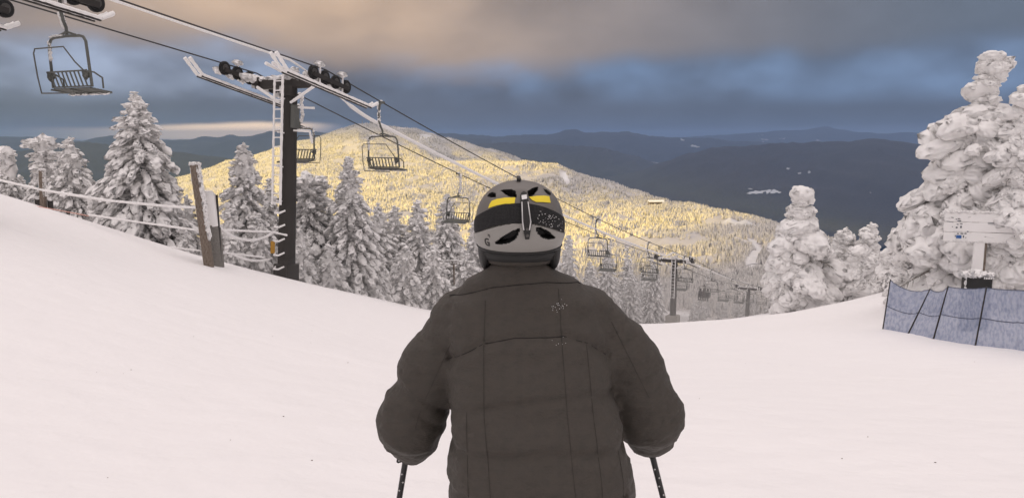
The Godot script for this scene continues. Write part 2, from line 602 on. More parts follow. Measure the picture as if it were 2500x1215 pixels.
# cleared runs through the wood, as points (column, distance, half width in metres)
var runs := [
	[[1035, 3080, 16], [1060, 3200, 16], [1092, 3260, 14], [1124, 3330, 14]],
	[[1785, 1230, 12], [1830, 1190, 14], [1885, 1150, 12]],
	[[1838, 1010, 5], [1858, 950, 5], [1868, 890, 5.5], [1862, 845, 5.5], [1848, 800, 5], [1840, 760, 5], [1843, 720, 5]],
	[[1372, 2060, 9], [1378, 1960, 10], [1384, 1880, 8]],
	[[1545, 120, 8], [1600, 210, 10], [1640, 320, 14]],
	[[1585, 1560, 24], [1612, 1540, 22]],
]

func on_run(x: float, d: float) -> float:
	# 1 in the middle of a run, 0 outside
	var best := 0.0
	for r in runs:
		for k in r.size() - 1:
			var a := Vector2((r[k][0] - 1250.0) / FOCAL * r[k][1], r[k][1])
			var b := Vector2((r[k + 1][0] - 1250.0) / FOCAL * r[k + 1][1], r[k + 1][1])
			if d < minf(a.y, b.y) - 60.0 or d > maxf(a.y, b.y) + 60.0:
				continue
			var p := Vector2(x, d)
			var t := clampf((p - a).dot(b - a) / (b - a).length_squared(), 0.0, 1.0)
			var w := lerpf(r[k][2], r[k + 1][2], t)
			best = maxf(best, smoothstep(w * 1.15, w * 0.9, p.distance_to(a.lerp(b, t))))
	return best

func make_hillside() -> void:
	var v := PackedVector3Array()
	var c := PackedColorArray()
	v.resize(HU * HD)
	c.resize(HU * HD)
	for j in HD:
		var d := D0 * pow(D1 / D0, float(j) / (HD - 1))
		for i in HU:
			var x := lerpf(U0, U1, float(i) / (HU - 1)) * d
			v[j * HU + i] = Vector3(x, hill[i * HD + j], -d)
			var litter := 0.55 + 0.14 * noise.get_noise_2d(x * 0.5, d * 0.5)
			var k := maxf(on_run(x, d), smoothstep(160.0, 70.0, d))
			c[j * HU + i] = Color(litter, litter * 0.95, litter * 0.9).lerp(Color(0.88, 0.87, 0.86), k)
	var m := mat(1, 1, 1, 0.9)
	m.vertex_color_use_as_albedo = true
	structure("hillside", sheet(v, HU, HD, c), m)
	# the cleared runs themselves, snow sheets laid along the ground
	var packed := mat(0.66, 0.65, 0.64, 0.9)
	for r in runs:
		if r[0][0] == 1372:
			continue
		var s := Shape.new()
		var line := PackedVector2Array()
		var wid := PackedFloat32Array()
		for k in r.size() - 1:
			for q in 8:
				var t := q / 8.0
				var dd := lerpf(r[k][1], r[k + 1][1], t)
				line.append(Vector2((lerpf(r[k][0], r[k + 1][0], t) - 1250.0) / FOCAL * dd, dd))
				wid.append(lerpf(r[k][2], r[k + 1][2], t))
		for k in line.size() - 1:
			var side := (line[k + 1] - line[k]).orthogonal().normalized()
			for q in 6:
				var pts := []
				for e in [[k, q], [k, q + 1], [k + 1, q + 1], [k + 1, q]]:
					var ww: float = wid[e[0]] * (1.0 + 0.1 * noise.get_noise_2d(line[e[0]].x * 0.3, line[e[0]].y * 0.3))
					var p: Vector2 = line[e[0]] + side * ww * (e[1] / 3.0 - 1.0)
					pts.append(Vector3(p.x, hill_at(hill, p.x, p.y) + 0.35 + p.y * 0.0002, -p.y))
				s.flat_quad(pts[0], pts[1], pts[2], pts[3], Vector3.UP)
		var o := part_s(numbered("ski_run"), s, packed, self)
		o.set_meta("kind", "structure")

# ---------------------------------------------------------------- far country
func row_at(pts: Array, px: float) -> float:
	var k := 0
	while k < pts.size() - 4 and float(pts[k + 2]) < px:
		k += 2
	var f := clampf((px - float(pts[k])) / (float(pts[k + 2]) - float(pts[k])), 0.0, 1.0)
	return lerpf(pts[k + 1], pts[k + 3], lerpf(f, smoothstep(0.0, 1.0, f), 0.7))

func mountain_y(q: Dictionary, u: float, d: float) -> float:
	var crest: float = tan_el(row_at(q.pts, 1250.0 + u * FOCAL)) * q.d
	var k: float = (d - q.d) / (q.front if d < q.d else q.back)
	var s := clampf(1.0 - absf(k), 0.0, 1.0)
	var x := u * d
	var f: float = q.feature
	var shape := lerpf(s, s * s * (3.0 - 2.0 * s), 0.5)
	var y: float = lerpf(q.foot, crest, shape)
	var rel := maxf(crest - q.foot, 60.0)
	y += rel * (0.26 * ridged.get_noise_2d(x * f, d * f * 0.8) + 0.035 * noise.get_noise_2d(x * f * 3.0, d * f * 3.0)) * s * (1.15 - s)
	y += rel * 0.025 * noise.get_noise_2d(x * f * 5.0, d * f * 4.0) * s
	return y

func make_mountain(q: Dictionary, material: Material) -> void:
	var w := 220
	var h := 56
	var v := PackedVector3Array()
	v.resize(w * h)
	var u0: float = (float(q.pts[0]) - 1250.0) / FOCAL
	var u1: float = (float(q.pts[q.pts.size() - 2]) - 1250.0) / FOCAL
	for j in h:
		var d: float = lerpf(q.d - q.front, q.d + q.back, float(j) / (h - 1))
		for i in w:
			var u := lerpf(u0, u1, float(i) / (w - 1))
			v[j * w + i] = Vector3(u * d, mountain_y(q, u, d), -d)
	structure("mountain", sheet(v, w, h), material)

var ranges := [
	{"pts": [-1400, 300, -700, 350, -300, 372, 0, 372, 70, 366, 130, 350, 190, 350, 260, 356, 330, 366, 420, 372, 520, 384, 640, 398, 800, 420, 1000, 450], "d": 6500.0, "front": 2600.0, "back": 2500.0, "foot": -620.0, "feature": 0.05},
	{"pts": [-1600, 330, -600, 338, -200, 336, 0, 334, 120, 336, 215, 344, 232, 338, 262, 332, 300, 332, 340, 336, 390, 340, 470, 343, 490, 338, 505, 333, 540, 336, 568, 330, 605, 334, 640, 326, 668, 320, 720, 316, 760, 322, 830, 328, 900, 330, 1050, 333, 1200, 340], "d": 12500.0, "front": 3800.0, "back": 3000.0, "foot": -600.0, "feature": 0.03},
	{"pts": [650, 345, 850, 336, 1020, 330, 1090, 326, 1150, 330, 1210, 334, 1290, 326, 1330, 328, 1400, 317, 1440, 325, 1475, 324, 1530, 320, 1580, 330, 1640, 336, 1720, 338, 1800, 344, 1900, 350, 2050, 356], "d": 14500.0, "front": 3800.0, "back": 3000.0, "foot": -620.0, "feature": 0.03},
	{"pts": [1300, 345, 1500, 338, 1620, 335, 1740, 331, 1840, 324, 1890, 319, 1950, 318, 2008, 310, 2050, 317, 2100, 323, 2160, 327, 2200, 322, 2260, 329, 2340, 331, 2500, 334, 2900, 328, 3500, 335, 4200, 330], "d": 21000.0, "front": 5200.0, "back": 3000.0, "foot": -560.0, "feature": 0.022},
	{"pts": [1000, 392, 1100, 360, 1200, 352, 1260, 349, 1340, 352, 1420, 356, 1480, 364, 1540, 380, 1600, 398, 1700, 430, 1800, 460], "d": 9800.0, "front": 3000.0, "back": 2000.0, "foot": -640.0, "feature": 0.04},
	{"pts": [1150, 470, 1300, 450, 1480, 432, 1560, 418, 1610, 398, 1680, 374, 1740, 361, 1800, 356, 1860, 353, 1950, 350, 2060, 346, 2100, 343, 2135, 339, 2180, 344, 2250, 352, 2330, 357, 2500, 362, 2800, 372, 3300, 380, 4200, 400], "d": 8200.0, "front": 3700.0, "back": 2400.0, "foot": -610.0, "feature": 0.045},
]

func make_far_country() -> void:
	var wood := mat(1, 1, 1, 0.95)
	wood.albedo_texture = noise_tex(1024, 0.07, 21, [[0.0, lin(0.022, 0.022, 0.022)], [0.45, lin(0.034, 0.034, 0.034)], [0.6, lin(0.05, 0.049, 0.048)], [1.0, lin(0.085, 0.083, 0.08)]], 3)
	wood.detail_enabled = true
	wood.detail_blend_mode = BaseMaterial3D.BLEND_MODE_MUL
	wood.detail_uv_layer = BaseMaterial3D.DETAIL_UV_2
	wood.uv2_triplanar = true
	wood.uv2_world_triplanar = true
	wood.uv2_scale = Vector3.ONE * 0.00007
	wood.detail_albedo = noise_tex(512, 0.012, 33, [[0.0, Color(0.72, 0.73, 0.76)], [0.5, Color(0.9, 0.9, 0.9)], [1.0, Color(1.0, 0.97, 0.92)]], 4)
	wood.uv1_triplanar = true
	wood.uv1_world_triplanar = true
	wood.uv1_scale = Vector3.ONE * 0.0006
	wood.heightmap_enabled = true
	wood.heightmap_texture = noise_tex(512, 0.12, 4, [], 5)
	wood.heightmap_scale = 350.0
	for q in ranges:
		make_mountain(q, wood)
	# valley floor, one sheet out to the horizon
	var xs := PackedFloat32Array()
	var ds := PackedFloat32Array()
	for i in 61:
		xs.append(-30000.0 + 1000.0 * i)
	for j in 45:
		ds.append(1500.0 + 700.0 * j)
	structure("valley_floor", grid(xs, ds, func(x: float, d: float) -> float: return -690.0 + 30.0 * noise.get_noise_2d(x * 0.02, d * 0.02)), wood)
	var thin := mat(0.36, 0.37, 0.39, 0.9)   # stubble and brush standing through thin snow
	# snowy clearings and a frozen lake on the far ground: column, row, half width and depth in metres, which range carries them
	for q in [[1600, 374, 70, 150, 4], [1616, 378, 40, 80, 4], [1690, 357, 60, 190, 2], [1700, 359, 40, 90, 2], [1612, 369, 30, 100, 4], [1796, 356, 80, 160, 3], [1862, 341, 90, 320, 3], [1856, 346, 50, 160, 3], [1905, 338, 90, 170, 3], [1852, 331, 90, 160, 3], [1990, 344, 70, 200, 3], [2250, 350, 80, 180, 3], [1663, 341, 40, 140, 2], [1922, 413, 17, 36, 5], [1950, 424, 15, 36, 5], [1974, 423, 13, 30, 5], [2126, 471, 7, 18, 5], [1832, 463, 20, 30, 5]]:
		draped("snowy_clearing", [q[0], q[1], q[2] * 0.8, q[3] * 0.8, q[4]], thin)
	draped("frozen_lake", [1865, 471, 120, 55, 5], mat(0.5, 0.52, 0.55, 0.6))

func draped(called: String, q: Array, material: Material) -> void:
	var rg: Dictionary = ranges[q[4]]
	var u: float = (q[0] - 1250.0) / FOCAL
	var slope := tan_el(q[1])
	var d: float = rg.d - rg.front
	while d < rg.d and mountain_y(rg, u, d) < slope * d:
		d += 15.0
	var s := Shape.new()
	var rows := []
	for j in 7:
		var line := PackedVector3Array()
		for i in 13:
			var t := i / 6.0 - 1.0
			var dd: float = d + (j / 3.0 - 1.0) * q[3] * (0.7 + 0.75 * noise.get_noise_2d(t * 60.0 + q[0], 3.0)) * sqrt(maxf(0.0, 1.02 - t * t))
			var x: float = u * d + t * q[2] * (1.0 + 0.45 * noise.get_noise_2d(j * 60.0, q[0]))
			line.append(Vector3(x, mountain_y(rg, x / dd, dd) + 2.5, -dd))
		rows.append(line)
	for j in 6:
		for i in 12:
			s.flat_quad(rows[j][i], rows[j][i + 1], rows[j + 1][i + 1], rows[j + 1][i], Vector3.UP)
	var o := part_s(numbered(called), s, material, self)
	o.set_meta("kind", "structure")

# ---------------------------------------------------------------- the bank of cloud, off to the left, through whose gap the sun reaches the far ridge
func make_cloud_bank() -> void:
	var ea := Vector3.UP.cross(to_sun).normalized()
	var eb := to_sun.cross(ea).normalized()
	if ea.z > 0.0:
		ea = -ea                     # positive along ea is away from the camera
	var s := Shape.new()
	var far := 12000.0
	for i in range(-8, 50):
		for j in range(-4, 9):
			# finer pieces round the gap, so that its edge is ragged
			var close := i >= -1 and i <= 6 and j >= -3 and j <= 2
			var parts := 6 if close else 1
			var step := 600.0 / parts
			for ii in parts:
				for jj in parts:
					var a := i * 600.0 + ii * step
					var b := j * 600.0 + jj * step
					var lid := lerpf(lerpf(20.0, 60.0, smoothstep(550.0, 1250.0, a)), 258.0, smoothstep(1240.0, 1500.0, a))
					var wob := 170.0 * noise.get_noise_2d(a * 0.012, b * 0.012)
					if close and a + wob > 430.0 and a + wob < 3150.0 and b + 0.5 * wob > -1100.0 and b + 0.45 * wob < lid:
						continue
					var p := []
					for e in [[0, 0], [1, 0], [1, 1], [0, 1]]:
						var aa: float = a + e[0] * step
						var bb: float = b + e[1] * step
						p.append(to_sun * (far + 260.0 * noise.get_noise_2d(aa * 0.012, bb * 0.012)) + ea * aa + eb * bb)
					s.flat_quad(p[0], p[1], p[2], p[3], -to_sun)
					var q := []
					for e in p:
						q.append(e + to_sun * 240.0)
					s.flat_quad(q[0], q[1], q[2], q[3], to_sun)
	var m := mat(0.8, 0.8, 0.8, 1.0)
	structure("cloud_bank", s.mesh(false), m)

# ---------------------------------------------------------------- trees
var lumps := []      # clods of snow
var clods := []      # coarser ones for trees farther off
var pillows := []    # smooth bolsters of packed snow
var sprig := []      # a tapered rimed twig along +z

func make_templates() -> void:
	for k in 8:
		lumps.append(lump_soup(40 + k, 1, 0.62))
		pillows.append(lump_soup(140 + k, 2, 0.30))
		clods.append(lump_soup(80 + k, 0, 0.6))
	var s := Shape.new()
	s.tube(PackedVector3Array([Vector3.ZERO, Vector3(0, -0.03, 0.5), Vector3(0, -0.16, 1.0)]), PackedFloat32Array([0.09, 0.075, 0.01]), 3, 1.0, false)
	sprig = s.soup()

func width_at(prof: Array, t: float, right: bool) -> float:
	# profile: share of the height from the top, half width to the left, half width to the right (metres)
	var k := 0
	while k < prof.size() - 2 and prof[k + 1][0] < t:
		k += 1
	var f := clampf((t - prof[k][0]) / (prof[k + 1][0] - prof[k][0]), 0.0, 1.0)
	var s := 2 if right else 1
	return lerpf(prof[k][s], prof[k + 1][s], f)

# style: load = how much snow the boughs carry (0 rimed twigs .. 1 buried), fine = number of pieces
func make_tree(seed_: int, height: float, prof: Array, load_: float, fine := 1.0, lean := Vector2.ZERO, low_poly := false) -> Array:
	var r := RandomNumberGenerator.new()
	r.seed = seed_
	var soups: Array = clods if low_poly else pillows if load_ > 0.78 else lumps
	var heavy := smoothstep(0.7, 0.9, load_)
	load_ = minf(1.0, load_ + 0.14 * (1.0 - heavy))
	var snow_lumps := Shape.new()
	var needles := Shape.new()
	var trunk := Shape.new()
	var path := PackedVector3Array()
	var radii := PackedFloat32Array()
	for k in 9:
		var t := k / 8.0
		path.append(Vector3(lean.x * t * t + 0.04 * sin(t * 7.0 + seed_), height * t * 0.985, lean.y * t * t))
		radii.append(lerpf(0.035 + 0.016 * height, 0.02, t))
	trunk.tube(path, radii, 7)
	var h := height * 0.995
	var row := 0
	while h > 0.12:
		var t := 1.0 - h / height
		var axis := Vector3(lean.x * (1.0 - t) * (1.0 - t), h, lean.y * (1.0 - t) * (1.0 - t))
		var wide := maxf(width_at(prof, t, true), width_at(prof, t, false))
		var count := clampi(int((3.0 + wide * 5.0) * fine), 3, 12)
		var turn := r.randf() * TAU
		for k in count:
			var az := turn + TAU * (k + r.randf_range(-0.3, 0.3)) / count
			var side := cos(az)
			var reach := lerpf(width_at(prof, t, false), width_at(prof, t, true), side * 0.5 + 0.5) * r.randf_range(0.72, 1.12)
			reach -= 0.15 * heavy * clampf(reach * 2.0, 0.0, 1.0)
			if reach < 0.05:
				continue
			var out := Vector3(cos(az), 0, sin(az))
			var bare := heavy > 0.0 and r.randf() < 0.5 * smoothstep(0.18, 0.5, t)
			if bare:
				reach *= 1.12
			var rise := lerpf(0.35, -0.15, smoothstep(0.0, 0.35, t)) * (1.0 - 0.5 * load_)
			var droop := lerpf(0.15, 0.60, smoothstep(0.05, 0.6, t)) * (1.0 - 0.45 * load_)
			var base := axis + Vector3(0, r.randf_range(-0.1, 0.1), 0)
			var tip := func(s: float) -> Vector3: return base + out * reach * s + Vector3.UP * reach * (rise * s - droop * s * s)
			# limb
			needles.color = Color(0.2, 0.18, 0.15)
			if not low_poly and reach > 0.3:
				needles.tube(PackedVector3Array([tip.call(0.0), tip.call(0.5), tip.call(0.95)]), PackedFloat32Array([0.03, 0.022, 0.01]), 3, 1.0, false)
			# rimed twigs along the limb, hanging and spreading
			var twigs := int((4.0 + reach * 13.0) * fine * (1.25 - 0.55 * load_) * (1.0 - 0.2 * heavy))
			if bare:
				twigs = int(twigs * 2.2)
			if low_poly:
				twigs = int(twigs * 0.45)
			for q in twigs:
				var s := r.randf_range(0.15, 1.0)
				var p: Vector3 = tip.call(s)
				var fwd := (tip.call(minf(s + 0.1, 1.1)) as Vector3) - (tip.call(s - 0.05) as Vector3)
				var dir := (fwd.normalized() + Vector3(r.randf_range(-0.9, 0.9), r.randf_range(-0.85, 0.25), r.randf_range(-0.9, 0.9)))
				var len := r.randf_range(0.09, 0.26) * (0.7 + 0.3 * reach) * (1.9 if low_poly else 1.0)
				var b := Basis.looking_at(-dir.normalized(), Vector3(0.01, 1, 0.02))
				var fat := len * r.randf_range(0.55, 1.05)
				var frost := r.randf()
				var col := Color(0.15, 0.14, 0.115).lerp(Color(0.88, 0.865, 0.85), clampf((0.1 if bare else 0.36) + frost * (0.8 if bare else 1.5 - 0.4 * heavy), 0.0, 1.0))
				needles.put(sprig, Transform3D(b.scaled_local(Vector3(fat, fat, len)), p), col)
			# snow lying on the limb
			var piles := maxi(1, int(reach * (5.5 + 2.5 * load_) * sqrt(fine) * (1.0 - 0.35 * heavy)))
			if low_poly:
				piles = maxi(1, int(piles * 0.95))
			for q in piles:
				if r.randf() > 0.58 + 0.5 * load_ - 0.16 * heavy - (0.7 if bare else 0.0):
					continue
				var s := clampf((q + r.randf_range(0.3, 1.1)) / piles, 0.12, 1.02)
				var p: Vector3 = tip.call(s)
				var size := r.randf_range(0.06, 0.15) * (0.75 + 0.3 * reach) * (0.85 + 1.0 * load_ * load_) * lerpf(1.0, r.randf_range(0.7, 2.6), heavy) * (1.35 if low_poly else 1.0)
				var fwd := ((tip.call(s + 0.1) as Vector3) - (tip.call(s - 0.1) as Vector3)).normalized()
				var b := Basis.looking_at(-fwd, Vector3(0.01, 1, 0.02)) * Basis(Vector3(0, 0, 1), r.randf_range(-0.5, 0.5))
				snow_lumps.put(soups[r.randi() % 8], Transform3D(b.scaled_local(Vector3(size * r.randf_range(0.8, 1.2), size * r.randf_range(0.5, 0.8), size * r.randf_range(1.1, 1.9 - 0.4 * heavy))), p + Vector3.UP * size * 0.3))
				# knobs of rime breaking the bolster's outline
				for e in int(5.0 * heavy):
					var way := Vector3(r.randf_range(-1, 1), r.randf_range(-0.6, 1.0), r.randf_range(-1, 1)).normalized()
					var kn := size * r.randf_range(0.22, 0.5)
					snow_lumps.put(clods[r.randi() % 8], Transform3D(Basis(way, e * 1.7).scaled_local(Vector3(kn, kn * 0.8, kn * r.randf_range(0.8, 1.5))), p + Vector3.UP * size * 0.3 + b * (way * Vector3(1.0, 0.6, 1.2) * size * 0.95)))
		# what clings to the stem itself
		if wide < 0.9 or load_ > 0.6:
			var sz := clampf(wide * 0.55, 0.06, 0.34 - 0.08 * heavy)
			snow_lumps.put(soups[r.randi() % 8], Transform3D(Basis(Vector3.UP, r.randf() * TAU).scaled_local(Vector3(sz, sz * 1.3, sz)), axis))
		h -= (0.13 + 0.10 * wide) / sqrt(fine) * r.randf_range(0.8, 1.2) * (1.0 if height < 9.0 else 1.15) * (1.7 if low_poly else 1.0) * (1.0 + heavy * r.randf_range(0.2, 1.1))
		row += 1
	return [trunk.mesh(false), needles.mesh(true), snow_lumps.mesh(false)]

func plant(called: String, meshes: Array, where: Vector3, label: String, group := "") -> Node3D:
	var o := thing(called, where, label, "tree", group)
	part("trunk", meshes[0], M.bark, o)
	part("needles", meshes[1], M.needles, o)
	part("snow_lumps", meshes[2], M.rime, o)  # only the snow and rime lumps lying on boughs and stem, no foliage
	return o

# a tree of the photograph: column of its stem, row of its top, distance, outline as [row, left column, right column]
func tree_from(called: String, px: float, top: float, d: float, outline: Array, load_: float, seed_: int, label: String, fine := 1.0, lean_px := 0.0, group := "") -> void:
	var p := at(px, top, d)
	var foot := ground_y(p.x, d) - 0.15
	var height := p.y - foot
	var m := d / FOCAL
	var prof := [[0.0, 0.03, 0.03]]
	for o in outline:
		var y := at(px, o[0], d).y
		prof.append([clampf(1.0 - (y - foot) / height, 0.01, 0.98), maxf(0.03, (px - o[1]) * m), maxf(0.03, (o[2] - px) * m)])
	var last: Array = prof[-1]
	prof.append([1.0, last[1] * 0.95, last[2] * 0.95])
	plant(called, make_tree(seed_, height, prof, load_, fine, Vector2(lean_px * m, 0)), Vector3(p.x, foot, -d), label, group)

func make_near_trees() -> void:
	# left of the lift mast, beyond the rope fence
	tree_from("spruce_tree", 12, 372, 34, [[376, -25, 44], [392, -25, 30], [410, -30, 18], [440, -45, 30], [470, -60, 38]], 0.35, 101, "rimed spruce with a cut-off flat top at the picture's left edge")
	tree_from("spruce_tree", 104, 342, 34, [[350, 62, 142], [375, 66, 150], [392, 74, 140], [420, 68, 140], [450, 60, 150], [480, 60, 160]], 0.45, 102, "rimed spruce with a bushy flag-shaped top beside the small fence post")
	tree_from("spruce_tree", 168, 337, 32.5, [[348, 160, 176], [370, 144, 186], [400, 128, 204], [418, 120, 214], [450, 115, 222], [490, 110, 232], [530, 110, 240]], 0.55, 103, "pointed snowy spruce between the flag-topped spruce and the tallest spruce on the left")
	tree_from("spruce_tree", 330, 231, 30, [[240, 318, 346], [275, 308, 352], [300, 276, 368], [318, 296, 372], [340, 262, 385], [365, 248, 404], [390, 240, 398], [420, 226, 402], [450, 222, 404], [500, 222, 430], [560, 230, 436]], 0.6, 104, "tallest broad frosted spruce on the left, well apart from the mast", 1.15)
	tree_from("spruce_tree", 45, 428, 37, [[440, 34, 56], [460, 22, 70], [490, 15, 80]], 0.4, 105, "low rimed bush-like spruce showing between the two leftmost spruces")
	tree_from("spruce_tree", 420, 440, 35, [[460, 406, 432], [490, 396, 440], [540, 388, 450], [590, 380, 460]], 0.4, 106, "small rimed spruce at the right foot of the tallest left spruce")
	tree_from("spruce_tree", 594, 350, 33, [[365, 586, 602], [385, 568, 612], [410, 556, 622], [440, 548, 630], [470, 532, 640], [520, 530, 655], [580, 525, 662], [640, 525, 670]], 0.4, 107, "ragged rimed spruce between the leaning wooden post and the lift mast")
	tree_from("spruce_tree", 655, 438, 37, [[455, 646, 664], [490, 638, 676], [540, 630, 690], [620, 620, 700]], 0.35, 108, "rimed spruce half hidden behind the black lift mast")
	tree_from("spruce_tree", 748, 434, 36, [[440, 715, 782], [455, 700, 800], [475, 716, 795], [500, 708, 800], [530, 700, 812], [580, 698, 836], [640, 694, 860], [700, 690, 870]], 0.6, 109, "snow-bowed spruce with a drooping arched top just right of the lift mast", 1.15)
	tree_from("spruce_tree", 850, 388, 35, [[400, 840, 862], [430, 830, 872], [465, 822, 880], [490, 804, 892], [520, 796, 902], [560, 786, 916], [610, 778, 930], [660, 770, 942], [710, 766, 950]], 0.5, 110, "tall narrow-topped rimed spruce in front of the golden ridge", 1.15)
	tree_from("spruce_tree", 922, 500, 43, [[515, 910, 936], [545, 898, 950], [590, 890, 966], [650, 884, 976], [720, 880, 984]], 0.4, 111, "short rimed spruce right of the tall narrow-topped spruce")
	tree_from("spruce_tree", 962, 508, 45, [[520, 946, 976], [550, 940, 988], [600, 930, 1000], [680, 925, 1006], [730, 922, 1010]], 0.45, 112, "blunt rimed spruce, second right of the tall narrow-topped spruce")
	tree_from("spruce_tree", 1018, 487, 44, [[505, 1008, 1028], [535, 996, 1040], [570, 984, 1052], [620, 972, 1066], [680, 962, 1078], [735, 956, 1084]], 0.5, 113, "cone-shaped rimed spruce left of the small brown trail sign")
	tree_from("spruce_tree", 1090, 474, 48, [[492, 1082, 1100], [525, 1070, 1112], [570, 1056, 1126], [620, 1044, 1140], [690, 1034, 1150], [740, 1030, 1156]], 0.5, 114, "rimed spruce rising behind the small brown trail sign")
	tree_from("spruce_tree", 1156, 540, 50, [[560, 1146, 1168], [600, 1134, 1180], [660, 1122, 1192], [740, 1116, 1200]], 0.45, 115, "rimed spruce partly hidden by the skier's helmet on its left side")
	tree_from("spruce_tree", 1388, 576, 62, [[590, 1382, 1396], [620, 1374, 1404], [660, 1366, 1412], [720, 1358, 1420], [780, 1354, 1424]], 0.45, 116, "thin rimed spruce showing just right of the skier's helmet")
	tree_from("spruce_tree", 1486, 604, 78, [[620, 1478, 1494], [650, 1468, 1504], [700, 1458, 1516], [770, 1450, 1524]], 0.5, 117, "rimed spruce above the skier's shoulder below the nearer chairs")
	tree_from("spruce_tree", 1598, 640, 96, [[656, 1588, 1606], [690, 1576, 1616], [740, 1566, 1626], [790, 1562, 1630]], 0.5, 118, "snow-laden spruce just left of the middle lift tower")
	tree_from("spruce_tree", 1440, 640, 70, [[656, 1430, 1450], [690, 1420, 1462], [740, 1410, 1470], [790, 1404, 1476]], 0.5, 119, "broad snowy spruce close above the skier's right shoulder seam")
	tree_from("spruce_tree", 1540, 662, 82, [[680, 1530, 1550], [710, 1520, 1560], [760, 1512, 1568], [790, 1508, 1572]], 0.5, 120, "low snowy spruce between the skier's shoulder and the middle lift tower")
	# undergrowth and saplings filling the edge behind the fence
	var low := [[262, 470, 31, 30, "rimed sapling at the left foot of the tallest left spruce"], [372, 500, 31.5, 34, "rimed sapling at the right foot of the tallest left spruce, crossed by the upper rope"], [455, 478, 33, 26, "dark-hearted rimed sapling left of the leaning timber post"], [556, 500, 30, 26, "rimed bush just right of the padded post"], [622, 520, 31.5, 30, "rimed bush below the sagging hose left of the mast"], [300, 560, 29, 26, "low frosted bush on the bank beneath the middle rope"], [440, 560, 29.5, 30, "low frosted bush on the bank between sapling and leaning post"], [215, 470, 33, 28, "rimed sapling under the pointed spruce near the bank's crest"], [730, 560, 32, 36, "low spread of snowy boughs against the right foot of the mast"], [800, 600, 33, 40, "snowy sapling in front of the narrow-topped spruce"], [900, 610, 36, 40, "snowy sapling at the edge of the run, right of the narrow-topped spruce"], [985, 600, 39, 38, "snowy sapling below the blunt spruce at the run's edge"], [1060, 600, 41, 40, "snowy sapling left of the trail sign's posts"], [1130, 610, 43, 40, "snowy sapling right of the trail sign, near the skier's collar"]]
	for k in low.size():
		var q: Array = low[k]
		tree_from("sapling", q[0], q[1], q[2], [[q[1] + 14, q[0] - q[3] * 0.3, q[0] + q[3] * 0.34], [q[1] + 45, q[0] - q[3] * 0.75, q[0] + q[3] * 0.8], [q[1] + 90, q[0] - q[3] * 1.15, q[0] + q[3] * 1.1]], 0.55, 160 + k, q[4])
	# right side: trees buried in wind-packed snow
	tree_from("snow_caked_tree", 1958, 478, 39, [[484, 1944, 1972], [520, 1936, 1988], [548, 1926, 1986], [580, 1902, 2018], [612, 1898, 2040], [650, 1888, 2048], [690, 1896, 2056], [725, 1910, 2050]], 1.0, 131, "cone of wind-packed snow over a young conifer, standing alone beside the run", 1.5)
	tree_from("snow_caked_tree", 2068, 556, 41, [[575, 2054, 2082], [600, 2044, 2094], [640, 2036, 2102], [690, 2032, 2108], [725, 2032, 2110]], 0.85, 132, "snow-plastered conifer directly right of the lone snow cone", 1.2)
	tree_from("snow_caked_tree", 2128, 544, 40, [[560, 2116, 2140], [590, 2108, 2150], [640, 2096, 2160], [690, 2090, 2166], [730, 2088, 2170]], 0.85, 133, "knobbly snow-plastered conifer, second right of the lone snow cone", 1.2)
	tree_from("snow_caked_tree", 2098, 606, 38, [[625, 2088, 2108], [660, 2078, 2116], [700, 2070, 2124], [735, 2066, 2128]], 0.9, 134, "squat snowy sapling in front of the two plastered conifers", 1.2)
	tree_from("snow_caked_tree", 2190, 560, 36, [[580, 2176, 2204], [620, 2164, 2214], [670, 2152, 2226], [715, 2146, 2232]], 0.8, 135, "rounded snowy conifer above the left end of the blue net", 1.2)
	tree_from("snow_caked_tree", 2238, 488, 33, [[500, 2230, 2247], [525, 2222, 2254], [560, 2214, 2262], [600, 2200, 2270], [650, 2190, 2280], [700, 2186, 2284]], 0.7, 136, "slim tiered conifer with stacked white shelves left of the sign board", 1.2)
	tree_from("snow_caked_tree", 2214, 640, 29, [[655, 2196, 2234], [680, 2178, 2250], [710, 2166, 2256]], 0.95, 137, "low dome of snow over a bush behind the net's second pole", 1.2)
	tree_from("snow_caked_tree", 2418, 146, 27, [[152, 2404, 2436], [178, 2386, 2462], [206, 2384, 2456], [232, 2390, 2426], [262, 2370, 2440], [295, 2338, 2468], [325, 2300, 2488], [352, 2294, 2496], [372, 2326, 2460], [398, 2318, 2470], [430, 2288, 2492], [455, 2244, 2500], [480, 2262, 2500], [520, 2262, 2510], [570, 2255, 2510], [630, 2250, 2500], [690, 2256, 2490]], 0.95, 138, "tall bent-topped conifer thickly caked in snow behind the sign board", 1.35, 0.0)
	tree_from("snow_caked_tree", 2512, 208, 25, [[216, 2504, 2526], [250, 2494, 2536], [300, 2478, 2552], [350, 2462, 2570], [400, 2450, 2590], [470, 2444, 2600], [540, 2440, 2610], [620, 2450, 2600], [700, 2455, 2590]], 0.9, 139, "large snow-caked conifer cut off by the picture's right edge", 1.2)
	tree_from("snow_caked_tree", 2330, 470, 28, [[490, 2310, 2350], [530, 2292, 2366], [580, 2276, 2380], [640, 2266, 2390], [700, 2262, 2396]], 0.6, 140, "dark-stemmed snowy conifer directly behind the sign board's left half", 1.2)
	tree_from("snow_caked_tree", 2440, 560, 25, [[580, 2422, 2456], [610, 2410, 2470], [650, 2400, 2484], [700, 2396, 2494]], 0.8, 141, "bushy snow-laden sapling right of the sign's post behind the black box", 1.2)

